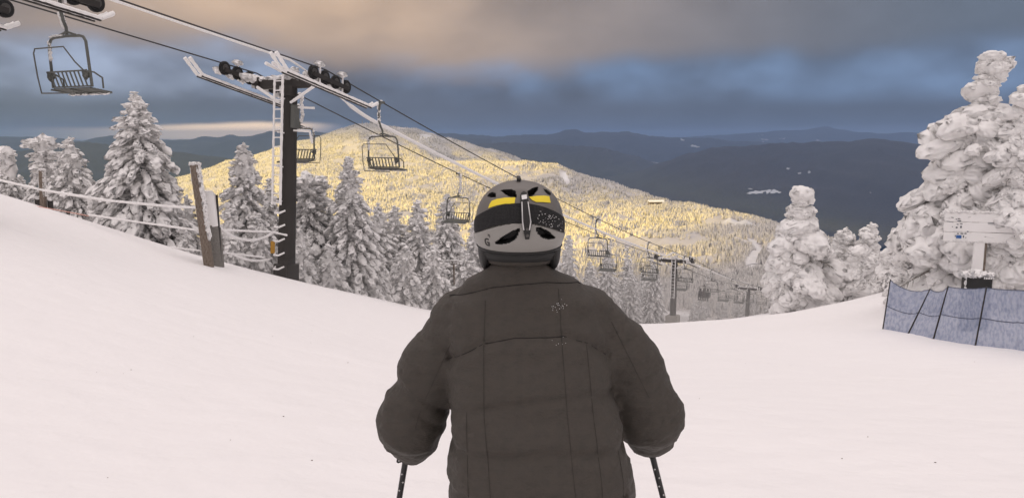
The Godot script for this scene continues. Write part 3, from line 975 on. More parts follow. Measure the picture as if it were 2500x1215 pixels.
# distinguishable trees on the slope under the lift, some 60 to 330 m off
func make_slope_trees() -> void:
	var kinds := []
	for k in 6:
		var h := 7.0 + k * 0.6
		var w := 1.25 + 0.12 * (k % 3)
		kinds.append([h, make_tree(300 + k, h, [[0.0, 0.04, 0.04], [0.12, 0.28, 0.25], [0.3, 0.55 * w, 0.6 * w], [0.6, 1.0 * w, 0.95 * w], [1.0, 1.25 * w, 1.3 * w]], 0.45 + 0.08 * (k % 2), 0.8, Vector2(0.1, 0.0), true)])
	var protos := []
	var placed := 0
	var r := RandomNumberGenerator.new()
	r.seed = 55
	var spots := []
	var tries := 0
	while placed < 215 and tries < 9000:
		tries += 1
		var d := sqrt(r.randf_range(54.0 * 54.0, 330.0 * 330.0))
		if r.randf() < 0.45:
			d = r.randf_range(52.0, 150.0)
		var px := r.randf_range(860.0, 2060.0)
		var x := (px - 1250.0) / FOCAL * d
		# keep the lift line clear
		var t := (Vector2(x, d) - Vector2(-8.22, 29.82)).dot(Vector2(0.443, 0.8965))
		var across := (Vector2(x, d) - Vector2(-8.22, 29.82)).dot(Vector2(0.8965, -0.443))
		if absf(across) < 4.6 and t < 150.0:
			continue
		if on_run(x, d) > 0.1:
			continue
		if px > 1240 and px < 1300 and d < 60:
			continue
		if px > 1590 and px < 1900 and d < 185.0:
			continue
		var near := false
		for s in spots:
			if (s as Vector2).distance_to(Vector2(x, d)) < 2.2 + d * 0.006:
				near = true
				break
		if near:
			continue
		spots.append(Vector2(x, d))
		var k := placed % 6
		var scale_ := r.randf_range(0.7, 1.12)
		var where := Vector3(x, ground_y(x, d) - 0.2, -d)
		var zone := "left of the skier's helmet" if px < 1180 else "behind the skier's helmet" if px < 1380 else "between the skier's shoulder and the middle lift tower" if px < 1600 else "between the middle and the farthest lift tower" if px < 1820 else "between the farthest tower and the lone snow cone"
		var label: String = ("near" if d < 90.0 else "middling" if d < 190.0 else "far small") + " rimed spruce in the thicket " + zone
		var o: Node3D
		if protos.size() < 6:
			o = plant("slope_spruce", kinds[k][1], where, label, "rimed spruces on the slope below the chairlift")
			protos.append(o)
		else:
			o = copy(protos[k], "slope_spruce", where, label, "tree", "rimed spruces on the slope below the chairlift")
		o.rotation.y = r.randf() * TAU
		o.scale = Vector3(scale_ * r.randf_range(0.9, 1.15), scale_, scale_ * r.randf_range(0.9, 1.15))
		placed += 1

class Floats:
	var a := PackedFloat32Array()

# the wood on the far hillside, one mass
func make_forest() -> void:
	var buffers := [Floats.new(), Floats.new(), Floats.new()]
	var meshes := []
	var r := RandomNumberGenerator.new()
	r.seed = 9
	for k in 3:
		var s := Shape.new()
		var rr := RandomNumberGenerator.new()
		rr.seed = 600 + k
		# tiers of hanging boughs: ragged skirts round a stem
		var tiers := 5
		for q in tiers:
			var y1 := 1.0 - q * 0.17
			var y0 := y1 - 0.30
			var rad := 0.055 + 0.05 * q
			var m := 7
			s.color = Color.WHITE
			for e in m:
				var a0 := TAU * e / m + q
				var a1 := TAU * (e + 1) / m + q
				var am := (a0 + a1) / 2.0
				var rm := rad * rr.randf_range(0.8, 1.35)
				var p0 := Vector3(cos(a0) * rad * 0.75, y0 + 0.05 + rr.randf() * 0.05, sin(a0) * rad * 0.75)
				var p1 := Vector3(cos(a1) * rad * 0.75, y0 + 0.05 + rr.randf() * 0.05, sin(a1) * rad * 0.75)
				var pm := Vector3(cos(am) * rm, y0 - rr.randf() * 0.04, sin(am) * rm)
				var top := Vector3(0, y1, 0)
				var nn := Vector3(cos(am), 0.55, sin(am)).normalized()
				var tone := rr.randf_range(0.7, 1.05)
				s.color = Color(tone, tone, tone)
				s.tri(top, p0, pm, nn, nn, nn)
				s.tri(top, pm, p1, nn, nn, nn)
		meshes.append(s.mesh(true))
	var total := 0
	var tries := 0
	while total < 240000 and tries < 2600000:
		tries += 1
		var d := sqrt(r.randf_range(300.0 * 300.0, 3750.0 * 3750.0))
		if r.randf() < 0.32:
			d = r.randf_range(320.0, 1700.0)
		var u := r.randf_range(-0.74, 0.72)
		var x := u * d
		var y := hill_at(hill, x, d)
		if (y + 16.0) / d < hill_at(hill_low, x, d):
			continue
		if d < 1300.0 and on_run(x, d) > 0.2:
			continue
		if d > 1300.0 and (px_near(u) and on_run(x, d) > 0.3):
			continue
		if noise.get_noise_2d(x * 0.16, d * 0.10 + 30.0) > r.randf_range(0.22, 0.42):
			continue
		var h := r.randf_range(3.8, 7.6) * (1.0 + 0.5 * noise.get_noise_2d(x * 0.11 + 70.0, d * 0.11)) * (0.8 if d < 700.0 else 1.0)
		var w := h * r.randf_range(0.95, 1.45)
		var a := r.randf() * TAU
		var patch := 0.5 + 0.5 * noise.get_noise_2d(x * 0.06, d * 0.06)
		var tone := clampf(r.randf_range(0.62, 1.02) * (0.76 + 0.48 * patch), 0.25, 0.93)
		if r.randf() < 0.10:
			tone *= 0.45
		buffers[total % 3].a.append_array(PackedFloat32Array([cos(a) * w, 0, sin(a) * w, x, 0, h, 0, y - 0.4, -sin(a) * w, 0, cos(a) * w, -d, tone, tone * 0.965, tone * 0.92, 1.0]))
		total += 1
	var m := mat(1, 1, 1, 0.95)
	m.vertex_color_use_as_albedo = true
	for k in 3:
		var mm := MultiMesh.new()
		mm.transform_format = MultiMesh.TRANSFORM_3D
		mm.use_colors = true
		mm.mesh = meshes[k]
		mm.instance_count = buffers[k].a.size() / 16
		mm.buffer = buffers[k].a
		var o := MultiMeshInstance3D.new()
		o.name = numbered("forest")
		o.multimesh = mm
		o.material_override = m
		add_child(o)
		o.set_meta("kind", "stuff")
		o.set_meta("label", ["frosted conifer forest covering the far ridge and hillside", "frosted conifers mixed through the far forest", "paler frosted conifers mixed through the far forest"][k])
		o.set_meta("category", "forest")
	print("forest trees ", total, " tries ", tries)

func px_near(u: float) -> bool:
	var px := 1250.0 + u * FOCAL
	return (px > 1020.0 and px < 1140.0) or (px > 1350.0 and px < 1400.0) or (px > 1570.0 and px < 1630.0)

# ---------------------------------------------------------------- the chairlift
const LIFT_X := -8.22
const LIFT_D := 29.82
const HEAD := 0.459
const GAUGE := 3.32
const T2 := 56.65
const T3 := 102.4
const T4 := 150.0
var lift_dir := Vector3(sin(HEAD), 0, -cos(HEAD))
var lift_right := Vector3(cos(HEAD), 0, sin(HEAD))

func rope_y(t: float) -> float:
	if t < 0.0:
		return 2.486 - 0.142 * t
	if t < T2:
		var k := t / T2
		return lerpf(2.486, -12.02, k) - 4.0 * 0.628 * k * (1.0 - k)
	if t < T3:
		var k := (t - T2) / (T3 - T2)
		return lerpf(-12.02, -22.76, k) - 4.0 * 0.45 * k * (1.0 - k)
	return -22.76 - 0.26 * (t - T3)

func line_at(side: float, t: float, lift := 0.0) -> Vector3:
	return Vector3(LIFT_X, 0, -LIFT_D) + lift_dir * t + lift_right * side * GAUGE / 2.0 + Vector3.UP * (rope_y(t) + lift)

func make_ropes() -> void:
	for side in [-1.0, 1.0]:
		var path := PackedVector3Array()
		var t := -30.0
		while t <= T4:
			path.append(line_at(side, t, 0.0))
			t += 1.0
		var s := Shape.new()
		s.tube(path, PackedFloat32Array([0.024]), 6)
		var o := part_s(numbered("haul_rope"), s, M.cable, self)
		tag(o, "dark steel haul rope over the sheaves left of the mast, carrying chairs uphill" if side < 0.0 else "dark steel haul rope over the sheaves right of the mast, carrying empty chairs downhill", "cable", "haul ropes of the chairlift")
	# the signal line, thick with rime, hung along the middle
	var path2 := PackedVector3Array()
	var radii := PackedFloat32Array()
	var t2 := -30.0
	while t2 <= T3 + 30.0:
		path2.append(line_at(0.0, t2, -0.02 if t2 < 0.0 else -0.04) + Vector3(0, 0.45 - 0.6 * smoothstep(0.0, 5.0, t2) * smoothstep(T2, T2 - 4.0, t2), 0))
		var thick := 0.042 if t2 < 0.4 else lerpf(0.03, 0.085, smoothstep(3.2, 3.6, t2)) * (1.0 if t2 < 50.0 else 0.8)
		radii.append(thick * (1.0 + 0.25 * noise.get_noise_1d(t2 * 60.0)))
		t2 += 0.4
	var s2 := Shape.new()
	s2.tube(path2, radii, 8, 1.0, true, noise, 0.2)
	var o2 := part_s(numbered("signal_cable"), s2, M.rime, self)
	tag(o2, "signal cable swollen with white rime between the two haul ropes", "cable")

func frost_bar(s: Shape, a: Vector3, b: Vector3, r: float, seed_: int) -> void:
	# a rail thick with rime: an uneven rope of ice
	var path := PackedVector3Array()
	var radii := PackedFloat32Array()
	var count := maxi(3, int(a.distance_to(b) / 0.09))
	for k in count + 1:
		path.append(a.lerp(b, float(k) / count))
		radii.append(r * (1.0 + 0.35 * noise.get_noise_2d(k * 37.0, seed_ * 51.0)))
	s.tube(path, radii, 7)

func make_wheel(o: Node3D, center: Vector3, r: float) -> void:
	var s := Shape.new()
	s.disc(center, Vector3.RIGHT, r, 0.11)
	var w := part_s("sheave_wheel", s, M.rubber, o)
	var h := Shape.new()
	h.disc(center, Vector3.RIGHT, r * 0.62, 0.125, 14)
	h.disc(center, Vector3.RIGHT, r * 0.2, 0.17, 10)
	part_s("hub", h, M.wheel_rim, w)

# local axes: y along the mast, -z down the line, x to the right of the line
func make_tower(t: float, foot_y: float, tilt: float, label: String, wheels_left := 6, wheels_right := 4, ladder := true, sign_ := false) -> void:
	var top := line_at(0.0, t)
	var o := thing("lift_tower", Vector3.ZERO, label, "lift tower", "towers of the chairlift")
	var slope := (rope_y(t - 3.0) - rope_y(t + 3.0)) / 6.0
	var b := Basis(lift_right, Vector3.UP, -lift_dir)
	b = b * Basis(Vector3.RIGHT, -tilt)
	var height := top.y - 0.42 - foot_y
	var foot := Vector3(top.x, foot_y, top.z) - b.y * 0.0
	foot = top - b.y * (height + 0.42) + Vector3.UP * 0.0
	o.transform = Transform3D(b, foot)
	var H := height
	var mast := Shape.new()
	mast.tube(PackedVector3Array([Vector3(0, -1.2, 0), Vector3(0, H * 0.45, 0), Vector3(0, H - 0.1, 0)]), PackedFloat32Array([0.34, 0.31, 0.27]), 20)
	mast.tube(PackedVector3Array([Vector3(0, H * 0.42, 0), Vector3(0, H * 0.42 + 0.1, 0)]), PackedFloat32Array([0.36, 0.36]), 20)
	mast.tube(PackedVector3Array([Vector3(0, H - 0.5, 0), Vector3(0, H - 0.42, 0)]), PackedFloat32Array([0.37, 0.37]), 20)
	part_s("mast", mast, M.steel, o)
	var plinth := Shape.new()
	plinth.box(Transform3D(Basis.IDENTITY, Vector3(0, -0.5, 0)), Vector3(1.25, 2.4, 1.25) if not sign_ else Vector3(0.70, 2.6, 0.70), 0.04)
	part_s("plinth", plinth, M.concrete if not sign_ else M.steel, o)
	var arm := Shape.new()
	arm.box(Transform3D(Basis.IDENTITY, Vector3(0, H - 0.02, 0)), Vector3(GAUGE - 0.1, 0.34, 0.30), 0.02)
	arm.box(Transform3D(Basis.IDENTITY, Vector3(-GAUGE / 2 + 0.15, H + 0.08, 0)), Vector3(0.3, 0.30, 0.5), 0.02)
	arm.box(Transform3D(Basis.IDENTITY, Vector3(GAUGE / 2 - 0.15, H + 0.08, 0)), Vector3(0.3, 0.30, 0.5), 0.02)
	part_s("crossarm", arm, M.steel, o)
	for s in [-1.0, 1.0]:
		var br := Shape.new()
		frost_bar(br, Vector3(s * 0.25, H - 0.75, 0.22), Vector3(s * (GAUGE / 2 - 0.25), H - 0.14, 0.22), 0.055, int(s) + 5)
		part_s("brace", br, M.rime, o)
	# wheel trains and the walkways under them follow the rope
	var fall := atan(slope) - tilt
	var tb := Basis(Vector3.RIGHT, -fall)
	for s in [-1.0, 1.0]:
		var count := wheels_left if s < 0.0 else wheels_right
		var len := count * 0.62
		var place := Transform3D(tb, Vector3(s * GAUGE / 2.0, H + 0.42, 0))
		var shift := 0.0 if s < 0.0 else -0.3
		for k in count:
			var z := (k - (count - 1) / 2.0) * 0.62 + shift
			make_wheel(o, place * Vector3(0, -0.275, z), 0.25)
		var beam := Shape.new()
		for q in [-0.09, 0.09]:
			beam.bar(place * Vector3(q, -0.34, -len / 2 + 0.25 + shift), place * Vector3(q, -0.34, len / 2 - 0.25 + shift), 0.025, 0.16)
		part_s("sheave_beam", beam, M.steel, o)
		var ice := Shape.new()
		for k in (count if s < 0.0 else 0):
			var z := (k - (count - 1) / 2.0) * 0.62 + shift
			ice.put(lumps[(k * 3) % 8], Transform3D(Basis.IDENTITY.scaled(Vector3(0.10, 0.13, 0.22)), place * Vector3(-0.13 * s * -1.0, -0.42, z + 0.2)))
		if s < 0.0:
			for k in 7:
				ice.put(lumps[k], Transform3D(Basis(Vector3.UP, 0.2 * k).scaled(Vector3(0.12, 0.15, 0.26)), place * Vector3(0.14, -0.22 - 0.02 * k, -0.5 + 0.2 * k)))
		else:
			for k in 8:
				ice.put(lumps[k], Transform3D(Basis(Vector3.UP, 0.3 * k).scaled(Vector3(0.09, 0.12, 0.2)), place * Vector3(-0.15, -0.40, -0.95 + 0.25 * k)))
		part_s("sheave_ice", ice, M.rime, o)
		# rope catchers with caps of snow
		for q in [-0.62, 0.62]:
			var cap := Shape.new()
			var at_ := place * Vector3(0.02, 0.05, q * len * 0.42 + shift)
			cap.rod(at_ - Vector3(0, 0.6, 0), at_, 0.035)
			cap.put(lumps[2], Transform3D(Basis.IDENTITY.scaled(Vector3(0.16, 0.11, 0.22)), at_ + Vector3(0, 0.05, 0)))
			part_s("rope_catcher", cap, M.rime, o)
		var walk := Shape.new()
		var low := -0.74
		var side: float = s * 0.30
		var z0 := -2.35
		var z1 := 2.35
		for q in [-0.12, 0.12]:
			frost_bar(walk, place * Vector3(side + q, low, z0), place * Vector3(side + q, low, z1), 0.055, int(q * 10) + 9)
			# upturned ends
			frost_bar(walk, place * Vector3(side + q, low, z1), place * Vector3(side + q, low + 0.42, z1 + 0.62), 0.062, int(q * 10) + 19)
			frost_bar(walk, place * Vector3(side + q, low, z0), place * Vector3(side + q, low + 0.22, z0 - 0.34), 0.062, int(q * 10) + 29)
		var zz := z0
		while zz < z1:
			walk.bar(place * Vector3(side - 0.22, low, zz), place * Vector3(side + 0.22, low, zz), 0.05, 0.03)
			zz += 0.3
		part_s("walkway", walk, M.rime, o)
		var under := Shape.new()
		for q in [-0.12, 0.12]:
			under.bar(place * Vector3(side + q, low - 0.06, z0), place * Vector3(side + q, low - 0.06, z1), 0.05, 0.05)
		part_s("walkway_rail", under, M.steel, o)
	# lifting frame on top, white with rime
	var hoop := Shape.new()
	for q in [-0.16, 0.16]:
		frost_bar(hoop, Vector3(q, H + 0.35, 0.05), Vector3(q, H + 0.55, 1.1), 0.06, 3)
		frost_bar(hoop, Vector3(q, H + 0.1, 0), Vector3(q, H + 0.42, 0), 0.07, 4)
		frost_bar(hoop, Vector3(q, H + 0.35, 0.05), Vector3(q, H + 0.26, -0.7), 0.055, 6)
	hoop.put(lumps[4], Transform3D(Basis(Vector3(1, 0, 0), 0.5).scaled(Vector3(0.16, 0.1, 0.22)), Vector3(0.1, H + 0.5, -0.1)))
	hoop.put(lumps[5], Transform3D(Basis.IDENTITY.scaled(Vector3(0.26, 0.12, 0.3)), Vector3(0, H + 0.2, 0.1)))
	part_s("lifting_frame", hoop, M.rime, o)
	var crust := Shape.new()
	for k in 7:
		crust.put(lumps[k % 8], Transform3D(Basis(Vector3.UP, k).scaled(Vector3(0.3, 0.12, 0.2)), Vector3(lerpf(-1.4, 1.4, k / 6.0), H + 0.17, 0.0)))
	for k in 9:
		var a := 2.4 + 0.25 * k
		crust.put(lumps[k % 8], Transform3D(Basis(Vector3.UP, -a).scaled(Vector3(0.05, 0.22, 0.1)), Vector3(cos(a) * 0.29, H - 0.3 - 0.16 * (k % 4), sin(a) * 0.29)))
	part_s("arm_snow", crust, M.rime, o)
	if ladder:
		var lad := Node3D.new()
		lad.name = "ladder"
		o.add_child(lad)
		var zl := 0.62
		var xl := 0.02
		for q in [-0.19, 0.19]:
			var rail := Shape.new()
			frost_bar(rail, Vector3(xl + q, H * 0.40, zl), Vector3(xl + q, H + 0.15, zl), 0.042 if q < 0 else 0.05, 40 + int(q * 10))
			part_s("rail", rail, M.rime, lad)
		var y := H * 0.41
		while y < H:
			var rung := Shape.new()
			frost_bar(rung, Vector3(xl - 0.19, y, zl), Vector3(xl + 0.19, y, zl), 0.022, int(y * 10))
			part_s("rung", rung, M.rime, lad)
			y += 0.34
		y = H * 0.42
		while y < H:
			var stay := Shape.new()
			stay.bar(Vector3(xl, y, zl), Vector3(xl * 0.3, y, 0.28), 0.05, 0.05)
			frost_bar(stay, Vector3(xl - 0.2, y + 0.03, zl), Vector3(-0.3, y + 0.1, 0.05), 0.025, 6)
			part_s("stay", stay, M.rime, lad)
			y += 1.25
	if sign_:
		# control box, perch bars and climbing irons of the near tower
		var bx := Shape.new()
		bx.box(Transform3D(Basis.IDENTITY, Vector3(0.36, H - 1.25, 0.1)), Vector3(0.2, 0.85, 0.3), 0.02)
		part_s("control_box", bx, M.chair_steel, o)
		for q in [[0.9, 0.75], [1.75, 0.55]]:
			var rod := Shape.new()
			frost_bar(rod, Vector3(0.3, H - q[0], 0.1), Vector3(0.3 + q[1], H - q[0] - 0.02, -0.15), 0.045, 12)
			part_s("perch_bar", rod, M.rime, o)
		var drip := Shape.new()
		frost_bar(drip, Vector3(0.85, H - 1.77, -0.15), Vector3(0.98, H - 2.2, -0.15), 0.04, 13)
		part_s("perch_bar", drip, M.rime, o)
		for k in 5:
			var y := H * 0.37 - k * 0.52
			var iron := Shape.new()
			iron.tube(PackedVector3Array([Vector3(-0.22, y, 0.33), Vector3(-0.15, y - 0.08, 0.5), Vector3(0.08, y - 0.08, 0.52), Vector3(0.2, y + 0.02, 0.34)]), PackedFloat32Array([0.032, 0.036, 0.036, 0.03]), 7, 1.0, true, noise, 0.4)
			part_s("climbing_iron", iron, M.rime, o)
		var pl := Shape.new()
		pl.box(Transform3D(Basis(Vector3.UP, 0.5), Vector3(-0.30, 1.42, 0.42)), Vector3(0.16, 0.46, 0.02))
		part_s("warning_plate", pl, mat(0.42, 0.22, 0.03, 0.7), o, "small orange warning plate low on the mast")

func make_chair() -> Node3D:
	# hangs from the rope at its origin; +z of the node is where the riders look
	var o := Node3D.new()
	var hang := Shape.new()
	hang.tube(PackedVector3Array([Vector3(0, 0.02, 0), Vector3(0.10, -0.06, 0), Vector3(0.17, -0.35, 0), Vector3(0.17, -0.70, 0), Vector3(0.10, -0.92, 0), Vector3(0.0, -1.12, 0), Vector3(0, -1.32, 0)]), PackedFloat32Array([0.04, 0.045, 0.045, 0.045, 0.042, 0.04, 0.04]), 9)
	hang.box(Transform3D(Basis.IDENTITY, Vector3(0, 0.01, 0)), Vector3(0.09, 0.10, 0.34), 0.02)
	part_s("hanger", hang, M.chair_steel, o)
	var ice := Shape.new()
	for k in 9:
		ice.put(lumps[k % 8], Transform3D(Basis.IDENTITY.scaled(Vector3(0.06, 0.10, 0.07)), Vector3(0.19 - 0.012 * (k % 3) - 0.03 * maxi(0, k - 6), -0.10 - 0.115 * k, 0.02)))
	ice.put(lumps[3], Transform3D(Basis.IDENTITY.scaled(Vector3(0.09, 0.06, 0.09)), Vector3(0.06, 0.05, 0)))
	for k in 5:
		ice.put(lumps[k], Transform3D(Basis.IDENTITY.scaled(Vector3(0.07, 0.035, 0.05)), Vector3(0.2 + 0.1 * k, -1.30 - 0.02 * maxi(0, k - 3), 0)))
	for k in 4:
		ice.put(lumps[k], Transform3D(Basis.IDENTITY.scaled(Vector3(0.045, 0.08, 0.045)), Vector3(0.70, -1.46 - 0.12 * k, 0)))
	part_s("rime", ice, M.rime, o)
	var bail := Shape.new()
	var w := 0.72
	var pts := PackedVector3Array([Vector3(-w - 0.03, -2.58, 0.05), Vector3(-w, -1.66, 0), Vector3(-w + 0.02, -1.48, 0), Vector3(-w + 0.10, -1.37, 0), Vector3(-w + 0.24, -1.335, 0), Vector3(0, -1.32, 0), Vector3(w - 0.24, -1.335, 0), Vector3(w - 0.10, -1.37, 0), Vector3(w - 0.02, -1.48, 0), Vector3(w, -1.66, 0), Vector3(w + 0.03, -2.58, 0.05)])
	bail.tube(pts, PackedFloat32Array([0.036]), 8)
	bail.tube(PackedVector3Array([Vector3(-0.34, -1.30, 0), Vector3(0, -1.22, 0), Vector3(0.34, -1.30, 0)]), PackedFloat32Array([0.02, 0.035, 0.02]), 6)
	part_s("bail", bail, M.chair_steel, o)
	# seat: slats between two rails, with a dark lip
	for k in 6:
		var slat := Shape.new()
		slat.box(Transform3D(Basis(Vector3.RIGHT, 0.06), Vector3(0.0, -2.60 - 0.012 * k, 0.06 + 0.085 * k)), Vector3(1.44, 0.028, 0.066), 0.006)
		part_s("seat_slat", slat, M.chair_steel, o)
	var rails := Shape.new()
	for q in [-0.74, 0.0, 0.74]:
		rails.rod(Vector3(q, -2.62, -0.02), Vector3(q, -2.68, 0.56), 0.024)
	rails.rod(Vector3(-0.76, -2.69, 0.57), Vector3(0.76, -2.69, 0.57), 0.03)
	part_s("seat_frame", rails, M.chair_steel, o)
	# back: uprights between two rails
	var back := Shape.new()
	back.rod(Vector3(-0.74, -2.19, -0.10), Vector3(0.74, -2.19, -0.10), 0.022)
	back.rod(Vector3(-0.74, -2.56, 0.02), Vector3(0.74, -2.56, 0.02), 0.022)
	part_s("back_rail", back, M.chair_steel, o)
	for k in 9:
		var up := Shape.new()
		var x := lerpf(-0.62, 0.62, k / 8.0)
		up.bar(Vector3(x, -2.20, -0.10), Vector3(x, -2.56, 0.02), 0.045, 0.016)
		part_s("back_slat", up, M.chair_steel, o)
	# raised safety bar behind the back
	var bar := Shape.new()
	bar.tube(PackedVector3Array([Vector3(-0.66, -2.22, -0.05), Vector3(-0.66, -2.0, -0.30), Vector3(-0.44, -1.64, -0.42), Vector3(0.66, -1.64, -0.42), Vector3(0.72, -1.75, -0.42), Vector3(0.76, -2.3, -0.34), Vector3(0.74, -2.72, -0.28), Vector3(-0.5, -2.74, -0.26)]), PackedFloat32Array([0.018]), 6)
	part_s("safety_bar", bar, M.chair_steel, o)
	for s in [-1.0, 1.0]:
		var armrest := Shape.new()
		armrest.tube(PackedVector3Array([Vector3(s * 0.74, -2.2, -0.10), Vector3(s * 0.76, -2.22, 0.12), Vector3(s * 0.76, -2.34, 0.34), Vector3(s * 0.75, -2.60, 0.36)]), PackedFloat32Array([0.022]), 6)
		armrest.put(lumps[3], Transform3D(Basis.IDENTITY.scaled(Vector3(0.07, 0.12, 0.09)), Vector3(s * 0.68, -2.28, -0.05)))
		part_s("armrest", armrest, M.chair_steel, o)
	var foot := Shape.new()
	for k in 6:
		foot.put(lumps[(k * 5) % 8], Transform3D(Basis.IDENTITY.scaled(Vector3(0.16, 0.03, 0.05)), Vector3(-0.62 + 0.25 * k, -2.72, 0.5)))
	part_s("seat_snow", foot, M.rime, o)
	return o

func make_chairs() -> void:
	var proto := make_chair()
	var spots := []
	for t in [-9.9, 3.4, 16.1, 28.8, 41.6, 54.3, 67.0, 79.7, 92.4, 105.0]:
		spots.append([1.0, t])
	for t in [2.3, 15.1, 27.9, 40.7, 53.3, 66.0, 78.7, 91.4, 104.0]:
		spots.append([-1.0, t])
	var names := {
		"1/-9.9": "empty slatted lift chair hanging at the picture's top left corner",
		"1/3.4": "empty lift chair with bent white hanger in front of the summit",
		"1/16.1": "empty lift chair hidden behind the skier's helmet",
		"1/28.8": "empty lift chair right of the helmet, the larger of two hanging close together",
		"1/41.6": "empty lift chair just left of the middle tower, upper one of the pair",
		"1/54.3": "empty lift chair just right of the middle tower's mast",
		"1/67.0": "first empty chair past the middle tower on the upper rope",
		"1/79.7": "second empty chair past the middle tower on the upper rope",
		"1/92.4": "tiny empty lift chair just short of the farthest tower on the upper rope",
		"1/105.0": "tiny empty lift chair just past the farthest tower on the upper rope",
		"-1/91.4": "tiny empty lift chair just short of the farthest tower on the lower rope",
		"-1/104.0": "tiny empty lift chair just past the farthest tower on the lower rope",
		"-1/2.3": "lift chair half hidden by the near black mast",
		"-1/15.1": "empty lift chair with white hanger just left of the skier's helmet",
		"-1/27.9": "lower empty lift chair of the two close together right of the helmet",
		"-1/40.7": "empty lift chair just left of the middle tower, lower one of the pair",
		"-1/53.3": "lift chair crossing behind the middle tower's mast",
		"-1/66.0": "first empty chair past the middle tower on the lower rope",
		"-1/78.7": "lift chair carrying three riders between the two far towers",
	}
	for s in spots:
		var key := "%d/%.1f" % [int(s[0]), s[1]]
		var label: String = names.get(key, "tiny empty lift chair near the farthest lift tower")
		var o := copy(proto, "lift_chair", line_at(s[0], s[1], -0.02), label, "lift chair", "chairs of the chairlift")
		# riders on the left rope look uphill, chairs on the right rope face downhill
		o.rotation.y = atan2(lift_dir.x, lift_dir.z) + (PI if s[0] < 0.0 else 0.0)
	proto.free()
	# three riders, seated
	var chair := line_at(-1.0, 78.7, -0.02)
	var body := seated_body()
	var cloth := [[0.02, 0.02, 0.024], [0.045, 0.035, 0.03], [0.025, 0.03, 0.03]]
	var who := ["rider in dark clothing seated at one end of the occupied chair, left in view", "rider with raised dark hood in the middle of the occupied chair", "rider in dark grey clothing at the right end of the occupied chair"]
	for k in 3:
		var p := chair + lift_right * (k - 1) * 0.47 + Vector3(0, -2.56, 0) - lift_dir * 0.24
		var o := thing("person", p, who[k], "person", "riders on the occupied chair")
		o.rotation.y = atan2(-lift_dir.x, -lift_dir.z)
		part("body", body, mat(cloth[k][0], cloth[k][1], cloth[k][2], 0.9), o)

# ---------------------------------------------------------------- rope fence on the left bank
func rope_line(called: String, pts: Array, r: float, material: Material, label: String, group := "") -> void:
	var curve := Curve3D.new()
	for p in pts:
		curve.add_point(at(p[0], p[1], p[2]))
	var path := PackedVector3Array()
	for k in pts.size() - 1:
		var a := at(pts[k][0], pts[k][1], pts[k][2])
		var b := at(pts[k + 1][0], pts[k + 1][1], pts[k + 1][2])
		for q in 14:
			path.append(a.lerp(b, q / 14.0))
	path.append(at(pts[-1][0], pts[-1][1], pts[-1][2]))
	var radii := PackedFloat32Array()
	for k in path.size():
		radii.append(r * (1.0 + 0.35 * noise.get_noise_1d(k * 71.0)))
	var s := Shape.new()
	s.tube(path, radii, 6)
	var o := part_s(numbered(called), s, material, self)
	tag(o, label, "rope", group)

func post(called: String, foot: Vector3, top: Vector3, w: float, label: String) -> void:
	var o := thing(called, foot, label, "post")
	var s := Shape.new()
	var h := top - foot
	s.bar(Vector3(0, -0.5, 0) * 1.0, h, w, w * 0.9, Vector3.BACK, 0.015)
	part_s("timber", s, M.wood, o)
	# rime plastered on the weather side, and a cap
	var ice := Shape.new()
	for k in 34:
		var t := k / 33.0
		ice.put(lumps[k % 8], Transform3D(Basis(Vector3.UP, k * 1.3).scaled(Vector3(w * (0.22 + 0.08 * sin(k * 2.3)), h.length() * 0.045, w * 0.5)), h * lerpf(0.3, 0.98, t) + Vector3(w * 0.40, 0, 0.0)))
		if k % 2 == 0:
			ice.put(lumps[(k + 3) % 8], Transform3D(Basis(Vector3.UP, k).scaled(Vector3(w * 0.13, h.length() * 0.05, w * 0.3)), h * lerpf(0.5, 0.98, t) + Vector3(-w * 0.48, 0, 0.03)))
	for k in 4:
		ice.put(lumps[k + 3], Transform3D(Basis.IDENTITY.scaled(Vector3(w * 0.42, w * 0.28, w * 0.45)), h + Vector3((k - 1.5) * w * 0.25, 0.02, 0.02 * (k % 2))))
	part_s("rime", ice, M.rime, o)

